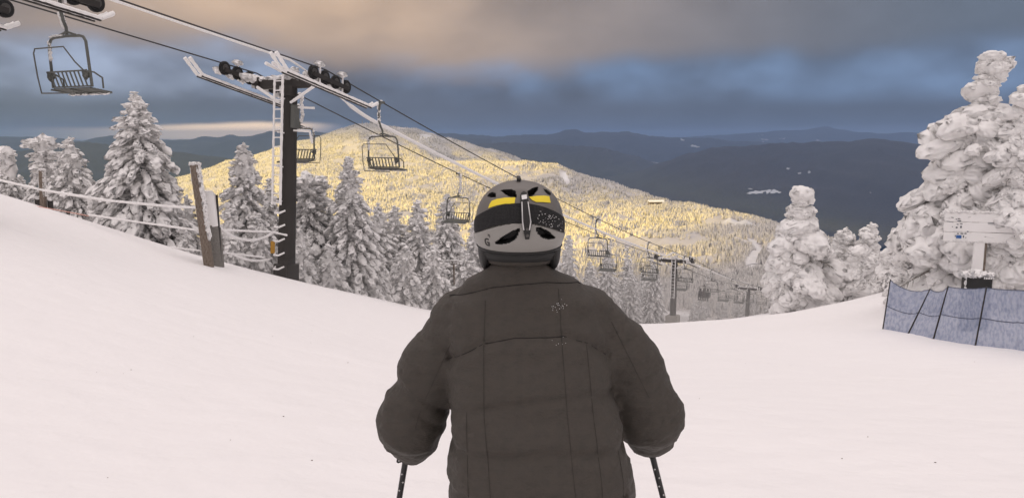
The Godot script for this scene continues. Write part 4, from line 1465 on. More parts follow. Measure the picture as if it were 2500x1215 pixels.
func make_rope_fence() -> void:
	var f1 := at(103, 500, 27.5)
	post("fence_post", Vector3(f1.x, ground_y(f1.x, 27.5), -27.5), at(101, 416, 27.5), 0.18, "short timber fence post near the left edge with snow cap")
	var f2 := at(512, 640, 24)
	post("fence_post", Vector3(f2.x, ground_y(f2.x, 24) , -24), at(475, 402, 24), 0.245, "tall leaning timber post with white rime down one side")
	# small dark stubs beside the short post
	for q in [[91, 492, 475, "dark stub sticking from the snow left of the short fence post"], [122, 500, 478, "dark stub sticking from the snow right of the short fence post"]]:
		var a := at(q[0], q[1], 27.6)
		var b := at(q[0] - 2, q[2], 27.6)
		var o := thing("stake", Vector3(a.x, ground_y(a.x, 27.6), -27.6), q[3], "stake")
		var s := Shape.new()
		s.bar(Vector3(0, -0.3, 0), Vector3(b.x - a.x, b.y - a.y + 0.02, 0), 0.15, 0.12, Vector3.BACK, 0.01)
		part_s("timber", s, M.steel, o)
		var c := Shape.new()
		c.put(lumps[2], Transform3D(Basis.IDENTITY.scaled(Vector3(0.12, 0.06, 0.1)), Vector3(b.x - a.x, b.y - a.y + 0.03, 0)))
		part_s("snow_cap", c, M.snow, o)
	# padded upright behind the leaning post, plastered grey-white
	var p := at(520, 645, 24.8)
	var g := ground_y(p.x, 24.8)
	var top := at(516, 466, 24.8)
	var o2 := thing("padded_post", Vector3(p.x, g, -24.8), "rounded pad strapped to a stout post behind the leaning timber", "padded post")
	var s2 := Shape.new()
	var hh := top.y - g
	s2.tube(PackedVector3Array([Vector3(0.05, -0.4, 0), Vector3(0, hh * 0.5, 0), Vector3(-0.05, hh * 0.62, 0)]), PackedFloat32Array([0.30, 0.27, 0.23]), 14, 1.0, true, noise, 0.25)
	part_s("column", s2, relief(mat(0.20, 0.19, 0.175, 0.95), noise_tex(256, 0.03, 15, []), 3.0, 1.5), o2)
	var s3 := Shape.new()
	s3.tube(PackedVector3Array([Vector3(0.02, hh * 0.52, 0), Vector3(-0.02, hh * 0.7, 0), Vector3(-0.06, hh * 0.93, 0), Vector3(-0.07, hh, 0)]), PackedFloat32Array([0.25, 0.26, 0.25, 0.14]), 14, 1.0, true, noise, 0.2)
	part_s("pad", s3, M.rime, o2)
	var s4 := Shape.new()
	s4.rod(Vector3(0.28, -0.3, 0.08), Vector3(0.24, hh * 0.95, 0.05), 0.035)
	part_s("strap", s4, M.steel, o2)
	rope_line("fence_rope", [[-40, 425, 28.5], [0, 440, 28], [105, 464, 27.4], [260, 489, 26.3], [415, 504, 25.2], [500, 508, 24]], 0.045, M.rime, "upper rimed fence rope running down from the short post", "ropes of the left bank fence")
	rope_line("fence_rope", [[215, 524, 26.0], [330, 541, 25.2], [484, 562, 24], [560, 562, 26], [664, 566, 28.5], [700, 574, 28.9]], 0.035, M.rime, "middle rimed rope from the snow bank past the leaning post to the mast", "ropes of the left bank fence")
	rope_line("fence_rope", [[-30, 482, 26.5], [60, 498, 26], [185, 521, 25.6], [215, 527, 25.4]], 0.016, M.cord, "thin reddish cord lying along the crest of the snow bank", "ropes of the left bank fence")
	rope_line("fence_rope", [[416, 603, 24], [490, 612, 24], [560, 618, 25.5], [644, 628, 28]], 0.028, M.rime, "low rimed rope near the foot of the leaning post", "ropes of the left bank fence")
	var sag := []
	for k in 11:
		var t := k / 10.0
		sag.append([lerpf(533, 678, t), lerpf(553, 560, t) + 33.0 * 4.0 * t * (1 - t) * 0.9, lerpf(24.8, 29.4, t)])
	rope_line("fence_rope", sag, 0.045, M.rime, "thick rimed hose sagging between the padded post and the mast", "ropes of the left bank fence")
	var sag2 := []
	for k in 9:
		var t := k / 8.0
		sag2.append([lerpf(570, 664, t), lerpf(621, 631, t) + 14.0 * 4.0 * t * (1 - t) * 0.7, lerpf(25.5, 29.3, t)])
	rope_line("fence_rope", sag2, 0.04, M.rime, "lower rimed hose sagging to the foot of the mast", "ropes of the left bank fence")

# ---------------------------------------------------------------- blue net, sign board, box, trail sign
func make_net() -> void:
	# pole: foot column, foot row, top column, top row, distance
	var poles := [[2158, 783, 2175, 684, 24.5], [2220, 802, 2272, 706, 23.0], [2281, 818, 2316, 700, 21.2], [2383, 842, 2410, 702, 18.6], [2512, 868, 2536, 706, 16.2], [2700, 905, 2730, 720, 13.6]]
	var o := thing("safety_net", Vector3.ZERO, "sagging blue-grey safety net on dark poles at the run's right edge", "net")
	var cloth := mat(0.40, 0.44, 0.56, 0.9)
	cloth.transparency = BaseMaterial3D.TRANSPARENCY_ALPHA
	cloth.albedo_color.a = 0.86
	cloth.backlight_enabled = true
	cloth.backlight = Color(0.5, 0.5, 0.5)
	cloth.albedo_texture = noise_tex(512, 0.02, 31, [[0.0, Color(0.72, 0.75, 0.82)], [0.45, Color(0.9, 0.92, 0.95)], [0.62, Color(1.0, 1.0, 1.0)], [1.0, Color(1.0, 1.0, 1.0)]], 5)
	cloth.uv1_triplanar = true
	cloth.uv1_scale = Vector3(0.5, 0.5, 0.5)
	var first := []
	for p in poles:
		var a := at(p[0], p[1], p[4])
		a.y = ground_y(a.x, p[4])
		var b := at(p[2], p[3], p[4] - 0.1)
		first.append([a, b])
		var s := Shape.new()
		s.rod(a + (a - b) * 0.25, b + (b - a) * 0.015, 0.022, 0.02, 8)
		part_s("pole", s, M.steel, o)
	for k in poles.size() - 1:
		var s := Shape.new()
		var nu := 22
		var nv := 14
		var g := []
		for j in nv + 1:
			var line := PackedVector3Array()
			for i in nu + 1:
				var u := float(i) / nu
				var v := float(j) / nv
				var lo: Vector3 = (first[k][0] as Vector3).lerp(first[k + 1][0], u)
				var hi: Vector3 = (first[k][1] as Vector3).lerp(first[k + 1][1], u)
				lo.y = ground_y(lo.x, -lo.z) - 0.06
				var dip := 4.0 * u * (1.0 - u)
				hi.y -= dip * (0.17 if k == 0 else 0.10 if k == 1 else 0.03)
				var p := lo.lerp(hi, v)
				# belly out and crumple
				p.z += dip * (0.25 * (1.0 - v) * sin(v * 3.0 + 0.4) + 0.05) + 0.03 * noise.get_noise_2d(u * 130.0 + k * 60.0, v * 60.0)
				p += Vector3(0.02, 0, 0.06) * noise.get_noise_2d((u * 1.2 + v * 0.9) * 260.0 + k * 90.0, v * 30.0)
				if i == 0 or i == nu:
					p = lo.lerp(hi, v) + Vector3(0, 0, 0.03)
				line.append(p)
			g.append(line)
		for j in nv:
			for i in nu:
				var n1: Vector3 = (g[j][i + 1] - g[j][i]).cross(g[j + 1][i] - g[j][i]).normalized()
				s.quad(g[j][i], g[j][i + 1], g[j + 1][i + 1], g[j + 1][i], n1, n1, n1, n1)
		part_s("net_panel", s, cloth, o)
		var cord := Shape.new()
		for j in [0, 7, nv]:
			cord.tube(g[j], PackedFloat32Array([0.011]), 5)
		part_s("cord", cord, mat(0.06, 0.075, 0.12, 0.9), o)

func make_signs() -> void:
	# rimed sign board of three planks
	var d := 24.5
	var c := at(2396, 555, d)
	var g := ground_y(c.x, d)
	var o := thing("sign_board", Vector3(c.x, g, -d), "wide plank sign board plastered white with rime on a stout post", "sign")
	var face := Basis(Vector3.UP, -0.30)
	var mid := Vector3(0, c.y - g, 0)
	var bw := 2.06
	var bh := 0.93
	for k in 3:
		var s := Shape.new()
		s.box(Transform3D(face, mid + Vector3(0, (1 - k) * bh / 3.0, 0)), Vector3(bw + 0.02 * (k % 2), bh / 3.0 - 0.018, 0.05), 0.012)
		part_s("plank", s, M.rime, o)
	var ice := Shape.new()
	for k in 26:
		var x := lerpf(-bw / 2, bw / 2, k / 25.0)
		ice.put(lumps[k % 8], Transform3D(face.scaled_local(Vector3(0.10, 0.045 + 0.05 * absf(noise.get_noise_1d(k * 40.0)), 0.06)), mid + face * Vector3(x, bh / 2 + 0.005, 0)))
		ice.put(lumps[(k + 2) % 8], Transform3D(face.scaled_local(Vector3(0.08, 0.03, 0.04)), mid + face * Vector3(x, -bh / 2 + 0.01, 0.01)))
	for k in 14:
		var f := Vector3(rng.randf_range(-0.5, 0.5) * bw, rng.randf_range(-0.5, 0.5) * bh, 0.02)
		ice.put(lumps[k % 8], Transform3D(face.scaled_local(Vector3(rng.randf_range(0.05, 0.2), rng.randf_range(0.02, 0.07), 0.008)), mid + face * f))
	part_s("rime", ice, M.rime, o)
	var post_ := Shape.new()
	post_.box(Transform3D(face, Vector3(0.02, (c.y - g) / 2 - 0.6, -0.05)), Vector3(0.30, c.y - g + 0.8, 0.12), 0.02)
	part_s("post", post_, M.rime, o)
	var stick := Shape.new()
	stick.box(Transform3D(face, Vector3(0.21, (c.y - g) / 2 - 0.5, -0.02)), Vector3(0.07, c.y - g + 0.5, 0.08), 0.01)
	part_s("post", stick, M.wood, o, "bare wooden strip beside the rimed post")
	# what still shows of its print: a blue square, dark scraps of lettering, two ruled lines
	var ink := mat(0.10, 0.11, 0.13, 0.8)
	var blue := mat(0.03, 0.12, 0.36, 0.7)
	var marks := [[-0.60, -0.31, 0.15, 0.10, 1], [-0.70, -0.29, 0.025, 0.05, 0], [-0.47, -0.30, 0.03, 0.07, 0], [-0.40, -0.33, 0.02, 0.03, 0], [-0.63, -0.21, 0.05, 0.03, 0], [-0.52, -0.205, 0.08, 0.03, 0], [-0.42, -0.20, 0.06, 0.03, 0], [-0.36, -0.14, 0.05, 0.03, 0], [-0.68, -0.02, 0.05, 0.05, 0], [-0.56, 0.0, 0.04, 0.07, 0], [-0.80, 0.0, 0.03, 0.02, 0], [-0.66, 0.08, 0.05, 0.025, 0], [-0.56, 0.10, 0.07, 0.025, 0], [-0.62, 0.19, 0.10, 0.03, 0], [-0.70, 0.24, 0.05, 0.025, 0], [-0.82, 0.29, 0.07, 0.02, 0], [-0.88, 0.155, 0.20, 0.014, 0], [0.45, 0.155, 0.56, 0.016, 0], [0.46, 0.115, 0.56, 0.012, 0], [0.78, -0.42, 0.11, 0.05, 1], [0.84, -0.36, 0.08, 0.04, 0], [0.90, -0.30, 0.04, 0.05, 0], [0.93, -0.24, 0.03, 0.03, 0]]
	for m in marks:
		var s := Shape.new()
		s.box(Transform3D(face * Basis(Vector3.BACK, 0.0 if m[4] else -0.12 * float(m[0] < -0.5 and m[1] > 0.15)), mid + face * Vector3(m[0], m[1], 0.038)), Vector3(m[2], m[3], 0.004))
		part_s("print", s, blue if m[4] else ink, o)
	# black box under it with a drift on its lid
	var d2 := 22.5
	var b := at(2386, 690, d2)
	var g2 := ground_y(b.x, d2)
	var o2 := thing("equipment_box", Vector3(b.x, g2, -d2), "black box with a snow-covered lid behind the blue net", "box")
	var hgt := at(2386, 672, d2).y - g2
	var bs := Shape.new()
	bs.box(Transform3D(face, Vector3(0, hgt / 2 - 0.2, 0)), Vector3(0.68, hgt + 0.4, 0.5), 0.02)
	part_s("case", bs, M.black, o2)
	var lid := Shape.new()
	for k in 9:
		lid.put(lumps[k % 8], Transform3D(face.scaled_local(Vector3(0.15, 0.10 + 0.06 * exp(-pow(k - 3.0, 2) * 0.2), 0.26)), Vector3(0, hgt, 0) + face * Vector3(-0.30 + 0.075 * k, 0.02, 0.02)))
	for k in 6:
		lid.put(lumps[k], Transform3D(face.scaled_local(Vector3(0.035, 0.09, 0.05)), Vector3(0, hgt * (1.0 - 0.12 * k), 0) + face * Vector3(-0.345, 0, 0.25)))
	part_s("snow_cap", lid, M.snow, o2)
	for k in 4:
		var s := Shape.new()
		s.box(Transform3D(face, Vector3(0, hgt - 0.03, 0) + face * Vector3(0.13 + 0.055 * k, 0, 0.256)), Vector3(0.035, 0.055, 0.01))
		part_s("print", s, M.rime, o2)
	# trail sign among the trees
	var d3 := 42.0
	var t := at(1094, 641, d3)
	var g3 := ground_y(t.x, d3)
	var o3 := thing("trail_sign", Vector3(t.x, g3, -d3), "small dark brown trail sign lettered POWERLINE among the rimed spruces", "sign")
	var tb := Shape.new()
	var w3 := 46.0 / FOCAL * d3
	var h3 := 8.5 / FOCAL * d3
	var y3 := t.y - g3
	tb.box(Transform3D(Basis.IDENTITY, Vector3(0, y3, 0)), Vector3(w3, h3, 0.05), 0.01)
	part_s("board", tb, mat(0.055, 0.042, 0.03, 0.8), o3)
	var pb := Shape.new()
	pb.rod(Vector3(-0.3, -0.5, -0.06), Vector3(-0.3, y3 + 0.05, -0.06), 0.05)
	pb.rod(Vector3(0.3, -0.5, -0.06), Vector3(0.3, y3 + 0.05, -0.06), 0.05)
	part_s("post", pb, M.wood, o3)
	var cap := Shape.new()
	for k in 10:
		cap.put(lumps[k % 8], Transform3D(Basis.IDENTITY.scaled(Vector3(0.08, 0.035, 0.05)), Vector3(lerpf(-w3 / 2, w3 / 2 - 0.05, k / 9.0), y3 + h3 / 2 + 0.02, 0)))
	part_s("snow_cap", cap, M.snow, o3)
	for k in 2:
		var sq := Shape.new()
		sq.box(Transform3D(Basis.IDENTITY, Vector3(-w3 / 2 + 0.12 + 0.125 * k, y3, 0.028)), Vector3(0.115, 0.125, 0.006))
		part_s("symbol", sq, M.rime, o3)
		var dm := Shape.new()
		dm.box(Transform3D(Basis(Vector3.BACK, PI / 4), Vector3(-w3 / 2 + 0.12 + 0.125 * k, y3, 0.034)), Vector3(0.05, 0.05, 0.006))
		part_s("symbol", dm, M.black, o3)
	letters("POWERLINE", 0.115, Vector3(0.07, y3, 0.03), Basis.IDENTITY, M.rime, o3)

func letters(text: String, tall: float, where: Vector3, basis_: Basis, material: Material, parent: Node3D, deep := 0.006) -> MeshInstance3D:
	var f := SystemFont.new()
	f.font_names = PackedStringArray(["Droid Sans"])
	f.font_weight = 700
	var tm := TextMesh.new()
	tm.font = f
	tm.text = text
	tm.font_size = 32
	tm.pixel_size = tall / 23.0
	tm.depth = deep
	var o := part("lettering", tm, material, parent)
	o.transform = Transform3D(basis_, where)
	return o

# ---------------------------------------------------------------- buildings on the far ridge
func make_far_buildings() -> void:
	var d := 1540.0
	var p := at(1600, 497, d)
	var y := hill_at(hill, p.x, d)
	var o := thing("mountain_lodge", Vector3(p.x, y - 1.0, -d), "long low lodge with a snow-covered roof among the frosted trees on the far spur", "building")
	o.rotation.y = 0.12
	var s := Shape.new()
	s.box(Transform3D(Basis.IDENTITY, Vector3(0, 4.0, 0)), Vector3(25, 8.0, 9))
	part_s("wall", s, mat(0.20, 0.16, 0.12, 0.9), o)
	var r := Shape.new()
	for q in [-1.0, 1.0]:
		r.box(Transform3D(Basis(Vector3.RIGHT, q * 0.32), Vector3(1, 9.0, q * 3.2)), Vector3(31, 1.0, 8.2))
	part_s("roof", r, M.snow, o)
	var deck := Shape.new()
	deck.box(Transform3D(Basis.IDENTITY, Vector3(-6, 1.5, 8)), Vector3(14, 1.0, 7))
	part_s("terrace", deck, M.snow, o)
	for k in 6:
		var w := Shape.new()
		w.box(Transform3D(Basis.IDENTITY, Vector3(-10 + 4.0 * k, 4.6, 4.55)), Vector3(2.2, 2.2, 0.15))
		part_s("window", w, mat(0.03, 0.035, 0.04, 0.2), o)
	var d2 := 3290.0
	var p2 := at(907, 300, d2)
	var y2 := hill_at(hill, p2.x, d2)
	var o2 := thing("summit_hut", Vector3(p2.x, y2, -d2), "tiny rime-covered hut on the top of the far summit", "building")
	var s2 := Shape.new()
	s2.box(Transform3D(Basis.IDENTITY, Vector3(0, 6, 0)), Vector3(13, 14, 10))
	part_s("wall", s2, M.concrete, o2)
	var r2 := Shape.new()
	r2.box(Transform3D(Basis(Vector3.BACK, 0.25), Vector3(-3.0, 14, 0)), Vector3(9, 1.6, 12))
	r2.box(Transform3D(Basis(Vector3.BACK, -0.25), Vector3(3.0, 14, 0)), Vector3(9, 1.6, 12))
	part_s("roof", r2, M.rime, o2)
	var p3 := at(884, 300, 3280.0)
	var o3 := thing("summit_mast", Vector3(p3.x, hill_at(hill, p3.x, 3280.0) - 2.0, -3280.0), "small mast standing left of the summit hut", "mast")
	var s3 := Shape.new()
	s3.rod(Vector3.ZERO, Vector3(0, 22, 0), 1.6, 0.9)
	part_s("pole", s3, M.concrete, o3)

# ---------------------------------------------------------------- blowing snow
func make_mist() -> void:
	for q in [[1640, 800, 74.0, 60.0, 7.0, 26.0, 0.013], [1480, 785, 60.0, 30.0, 7.0, 22.0, 0.012], [1760, 790, 110.0, 90.0, 16.0, 60.0, 0.0045], [960, 770, 42.0, 24.0, 4.2, 10.0, 0.04], [640, 700, 30.0, 16.0, 2.8, 5.0, 0.06], [1150, 740, 52.0, 44.0, 8.0, 18.0, 0.012]]:
		var f := FogVolume.new()
		f.name = numbered("mist")
		f.shape = RenderingServer.FOG_VOLUME_SHAPE_ELLIPSOID
		f.size = Vector3(q[3], q[4], q[5])
		f.position = at(q[0], q[1], q[2])
		var m := FogMaterial.new()
		m.density = q[6]
		m.albedo = lin(0.97, 0.95, 0.94)
		f.material = m
		add_child(f)
		f.set_meta("kind", "stuff")
		f.set_meta("label", "snow dust blown over the edge of the slope")
		f.set_meta("category", "mist")

# bits of bark and needles blown onto the run
func make_specks() -> void:
	var s := Shape.new()
	var r := RandomNumberGenerator.new()
	r.seed = 77
	for k in 34:
		var d := r.randf_range(5.0, 16.0)
		var x := r.randf_range(-0.62, 0.62) * d
		s.put(clods[k % 8], Transform3D(Basis(Vector3.UP, k).scaled(Vector3(0.012, 0.005, 0.007) * r.randf_range(0.3, 0.9)), Vector3(x, ground_y(x, d) + 0.003, -d)))
	var o := part_s("bark_crumbs", s, mat(0.16, 0.12, 0.09, 0.9), self)
	o.set_meta("kind", "stuff")
	o.set_meta("label", "scattered dark crumbs of bark on the snow")
	o.set_meta("category", "debris")

# ---------------------------------------------------------------- bodies: distance fields meshed as surface nets
func net(s: Shape, field: Callable, lo: Vector3, hi: Vector3, cell: float, tint: Variant = null) -> void:
	var K := 4
	var nx := int(ceil((hi.x - lo.x) / cell / K)) * K
	var ny := int(ceil((hi.y - lo.y) / cell / K)) * K
	var nz := int(ceil((hi.z - lo.z) / cell / K)) * K
	var sx := nx + 1
	var sxy := sx * (ny + 1)
	var val := PackedFloat32Array()
	val.resize(sxy * (nz + 1))
	val.fill(1e9)
	var blocks := []
	var reach := cell * K * 1.6
	for bz in nz / K:
		for by in ny / K:
			for bx in nx / K:
				var mid := lo + Vector3(bx + 0.5, by + 0.5, bz + 0.5) * cell * K
				if absf(field.call(mid)) < reach:
					blocks.append(Vector3i(bx, by, bz) * K)
	for b: Vector3i in blocks:
		for z in K + 1:
			for y in K + 1:
				var row := (b.z + z) * sxy + (b.y + y) * sx + b.x
				for x in K + 1:
					if val[row + x] > 1e8:
						val[row + x] = field.call(lo + Vector3(b.x + x, b.y + y, b.z + z) * cell)
	var id := PackedInt32Array()
	id.resize(val.size())
	id.fill(-1)
	var pts := PackedVector3Array()
	var nor := PackedVector3Array()
	var cells := PackedInt32Array()
	var off := [0, 1, sx, sx + 1, sxy, sxy + 1, sxy + sx, sxy + sx + 1]
	var edges := [[0, 1], [2, 3], [4, 5], [6, 7], [0, 2], [1, 3], [4, 6], [5, 7], [0, 4], [1, 5], [2, 6], [3, 7]]
	for b: Vector3i in blocks:
		for z in K:
			for y in K:
				for x in K:
					var base := (b.z + z) * sxy + (b.y + y) * sx + b.x + x
					var inside := 0
					for k in 8:
						if val[base + off[k]] < 0.0:
							inside += 1
					if inside == 0 or inside == 8:
						continue
					var sum := Vector3.ZERO
					var cnt := 0
					for e in edges:
						var a := val[base + off[e[0]]]
						var c := val[base + off[e[1]]]
						if (a < 0.0) != (c < 0.0):
							var t := a / (a - c)
							var p0 := Vector3(e[0] & 1, (e[0] >> 1) & 1, e[0] >> 2)
							var p1 := Vector3(e[1] & 1, (e[1] >> 1) & 1, e[1] >> 2)
							sum += p0.lerp(p1, t)
							cnt += 1
					var p := lo + (Vector3(b.x + x, b.y + y, b.z + z) + sum / cnt) * cell
					id[base] = pts.size()
					pts.append(p)
					cells.append(base)
					var h := cell * 0.45
					var g: Vector3 = Vector3(1, -1, -1) * field.call(p + Vector3(h, -h, -h)) + Vector3(-1, -1, 1) * field.call(p + Vector3(-h, -h, h)) + Vector3(-1, 1, -1) * field.call(p + Vector3(-h, h, -h)) + Vector3(1, 1, 1) * field.call(p + Vector3(h, h, h))
					nor.append(g.normalized())
	for base in cells:
		for axis in 3:
			var step: int = [1, sx, sxy][axis]
			if (val[base] < 0.0) == (val[base + step] < 0.0) or val[base + step] > 1e8:
				continue
			var u: int = [sx, sxy, 1][axis]
			var v: int = [sxy, 1, sx][axis]
			if base - u - v < 0:
				continue
			var a := id[base]
			var b := id[base - u]
			var c := id[base - u - v]
			var d := id[base - v]
			if a < 0 or b < 0 or c < 0 or d < 0:
				continue
			if tint != null:
				s.color = tint.call(pts[a])
			s.quad(pts[a], pts[b], pts[c], pts[d], nor[a], nor[b], nor[c], nor[d])

func smin(a: float, b: float, k: float) -> float:
	var h := maxf(k - absf(a - b), 0.0) / k
	return minf(a, b) - h * h * k * 0.25

func capsule(p: Vector3, a: Vector3, b: Vector3, ra: float, rb: float) -> float:
	var ab := b - a
	var t := clampf((p - a).dot(ab) / ab.length_squared(), 0.0, 1.0)
	return p.distance_to(a + ab * t) - lerpf(ra, rb, t)

func chain(p: Vector3, joints: Array, k: float) -> float:
	var d := 1e9
	for i in joints.size() - 1:
		var a: Array = joints[i]
		var b: Array = joints[i + 1]
		d = smin(d, capsule(p, a[0], b[0], a[1], b[1]), k)
	return d

func seated_body() -> ArrayMesh:
	# local: seat at the origin, looking along +z
	var s := Shape.new()
	var spine := [[Vector3(0, 0.12, 0.02), 0.16], [Vector3(0, 0.38, -0.02), 0.19], [Vector3(0, 0.58, 0.0), 0.16], [Vector3(0, 0.70, 0.02), 0.07], [Vector3(0, 0.86, 0.05), 0.12], [Vector3(0, 0.93, 0.03), 0.11]]
	var limbs := []
	for q in [-1.0, 1.0]:
		limbs.append([[Vector3(q * 0.10, 0.09, 0.04), 0.10], [Vector3(q * 0.12, 0.07, 0.46), 0.085], [Vector3(q * 0.12, -0.36, 0.52), 0.07], [Vector3(q * 0.12, -0.44, 0.54), 0.075], [Vector3(q * 0.12, -0.46, 0.70), 0.06]])
		limbs.append([[Vector3(q * 0.18, 0.56, 0.0), 0.085], [Vector3(q * 0.24, 0.30, 0.08), 0.07], [Vector3(q * 0.16, 0.20, 0.34), 0.055], [Vector3(q * 0.13, 0.19, 0.42), 0.06]])
	var field := func(p: Vector3) -> float:
		var d := chain(p, spine, 0.06)
		for l in limbs:
			d = smin(d, chain(p, l, 0.04), 0.05)
		return d
	net(s, field, Vector3(-0.42, -0.62, -0.32), Vector3(0.42, 1.14, 0.86), 0.03)
	return s.mesh(false)

var torso := []      # [y, centre x, half width, z, half depth]
var sleeves := []
var jacket_noise := FastNoiseLite.new()
var folds := FastNoiseLite.new()
var quilt := []      # seam lines across the back, as [x, y] points

func local_xy(px: float, py: float, d := 2.0) -> Vector2:
	var p := at(px, py, d)
	return Vector2(p.x, p.y)

func seam_gap(x: float, y: float) -> float:
	# distance to the nearest seam running across the back
	var best := 1.0
	for line: PackedVector2Array in quilt:
		for k in line.size() - 1:
			var a := line[k]
			var b := line[k + 1]
			if x >= a.x and x <= b.x:
				var t := (x - a.x) / (b.x - a.x)
				best = minf(best, absf(y - lerpf(a.y, b.y, t)))
	return best

func torso_field(p: Vector3) -> float:
	var k := 0
	while k < torso.size() - 2 and torso[k + 1][0] > p.y:
		k += 1
	var a: Array = torso[k]
	var b: Array = torso[k + 1]
	var t := clampf((p.y - a[0]) / (b[0] - a[0]), 0.0, 1.0)
	t = lerpf(t, t * t * (3.0 - 2.0 * t), 0.5)
	var w: float = lerpf(a[2], b[2], t)
	var h: float = lerpf(a[4], b[4], t)
	var dx := absf(p.x - lerpf(a[1], b[1], t)) / w
	var dz := absf(p.z - lerpf(a[3], b[3], t)) / h
	var d := (pow(pow(dx, 2.5) + pow(dz, 2.5), 0.4) - 1.0) * minf(w, h)
	return maxf(d, maxf(p.y - torso[0][0], torso[-1][0] - p.y))

func jacket_field(p: Vector3) -> float:
	var d := torso_field(p)
	for s in sleeves:
		d = smin(d, chain(p, s, 0.05), 0.022)
	if absf(d) < 0.05:
		# stuffing: billows between the seams, creases at elbow and armpit
		d -= 0.008 * jacket_noise.get_noise_3d(p.x * 5.0, p.y * 7.0, p.z * 5.0)
		d -= 0.0068 * folds.get_noise_3d(p.x * 9.0 + p.y * 7.0, p.y * 26.0 - absf(p.x) * 12.0, p.z * 10.0) * (0.5 + smoothstep(0.12, 0.34, absf(p.x - 0.05)))
		# pinched folds where the sleeves bend and meet the back
		for s in sleeves:
			for j in [[0, 0.16], [2, 0.2]]:
				var near: float = p.distance_to(s[j[0]][0]) / j[1]
				if near < 1.0:
					var along: float = (p.y - s[j[0]][0].y) + 0.55 * absf(p.x - s[j[0]][0].x)
					d += 0.007 * (1.0 - near) * pow(absf(sin(along * 38.0 + 5.0 * jacket_noise.get_noise_3d(p.x * 3.0, p.y * 3.0, p.z * 3.0))), 4.0)
		var back := smoothstep(0.05, 0.12, p.z + 2.2)
		if back > 0.0 and absf(p.x - 0.04) < 0.26:
			var g := seam_gap(p.x, p.y)
			d += 0.008 * exp(-g * g / 0.00018) * back
	return d

func on_jacket(x: float, y: float) -> Vector3:
	# the back's surface at that place, met from behind
	var z := -1.5
	for k in 60:
		var d := jacket_field(Vector3(x, y, z))
		if d < 0.0006:
			break
		z -= maxf(d * 0.6, 0.0006)
	return Vector3(x, y, z)

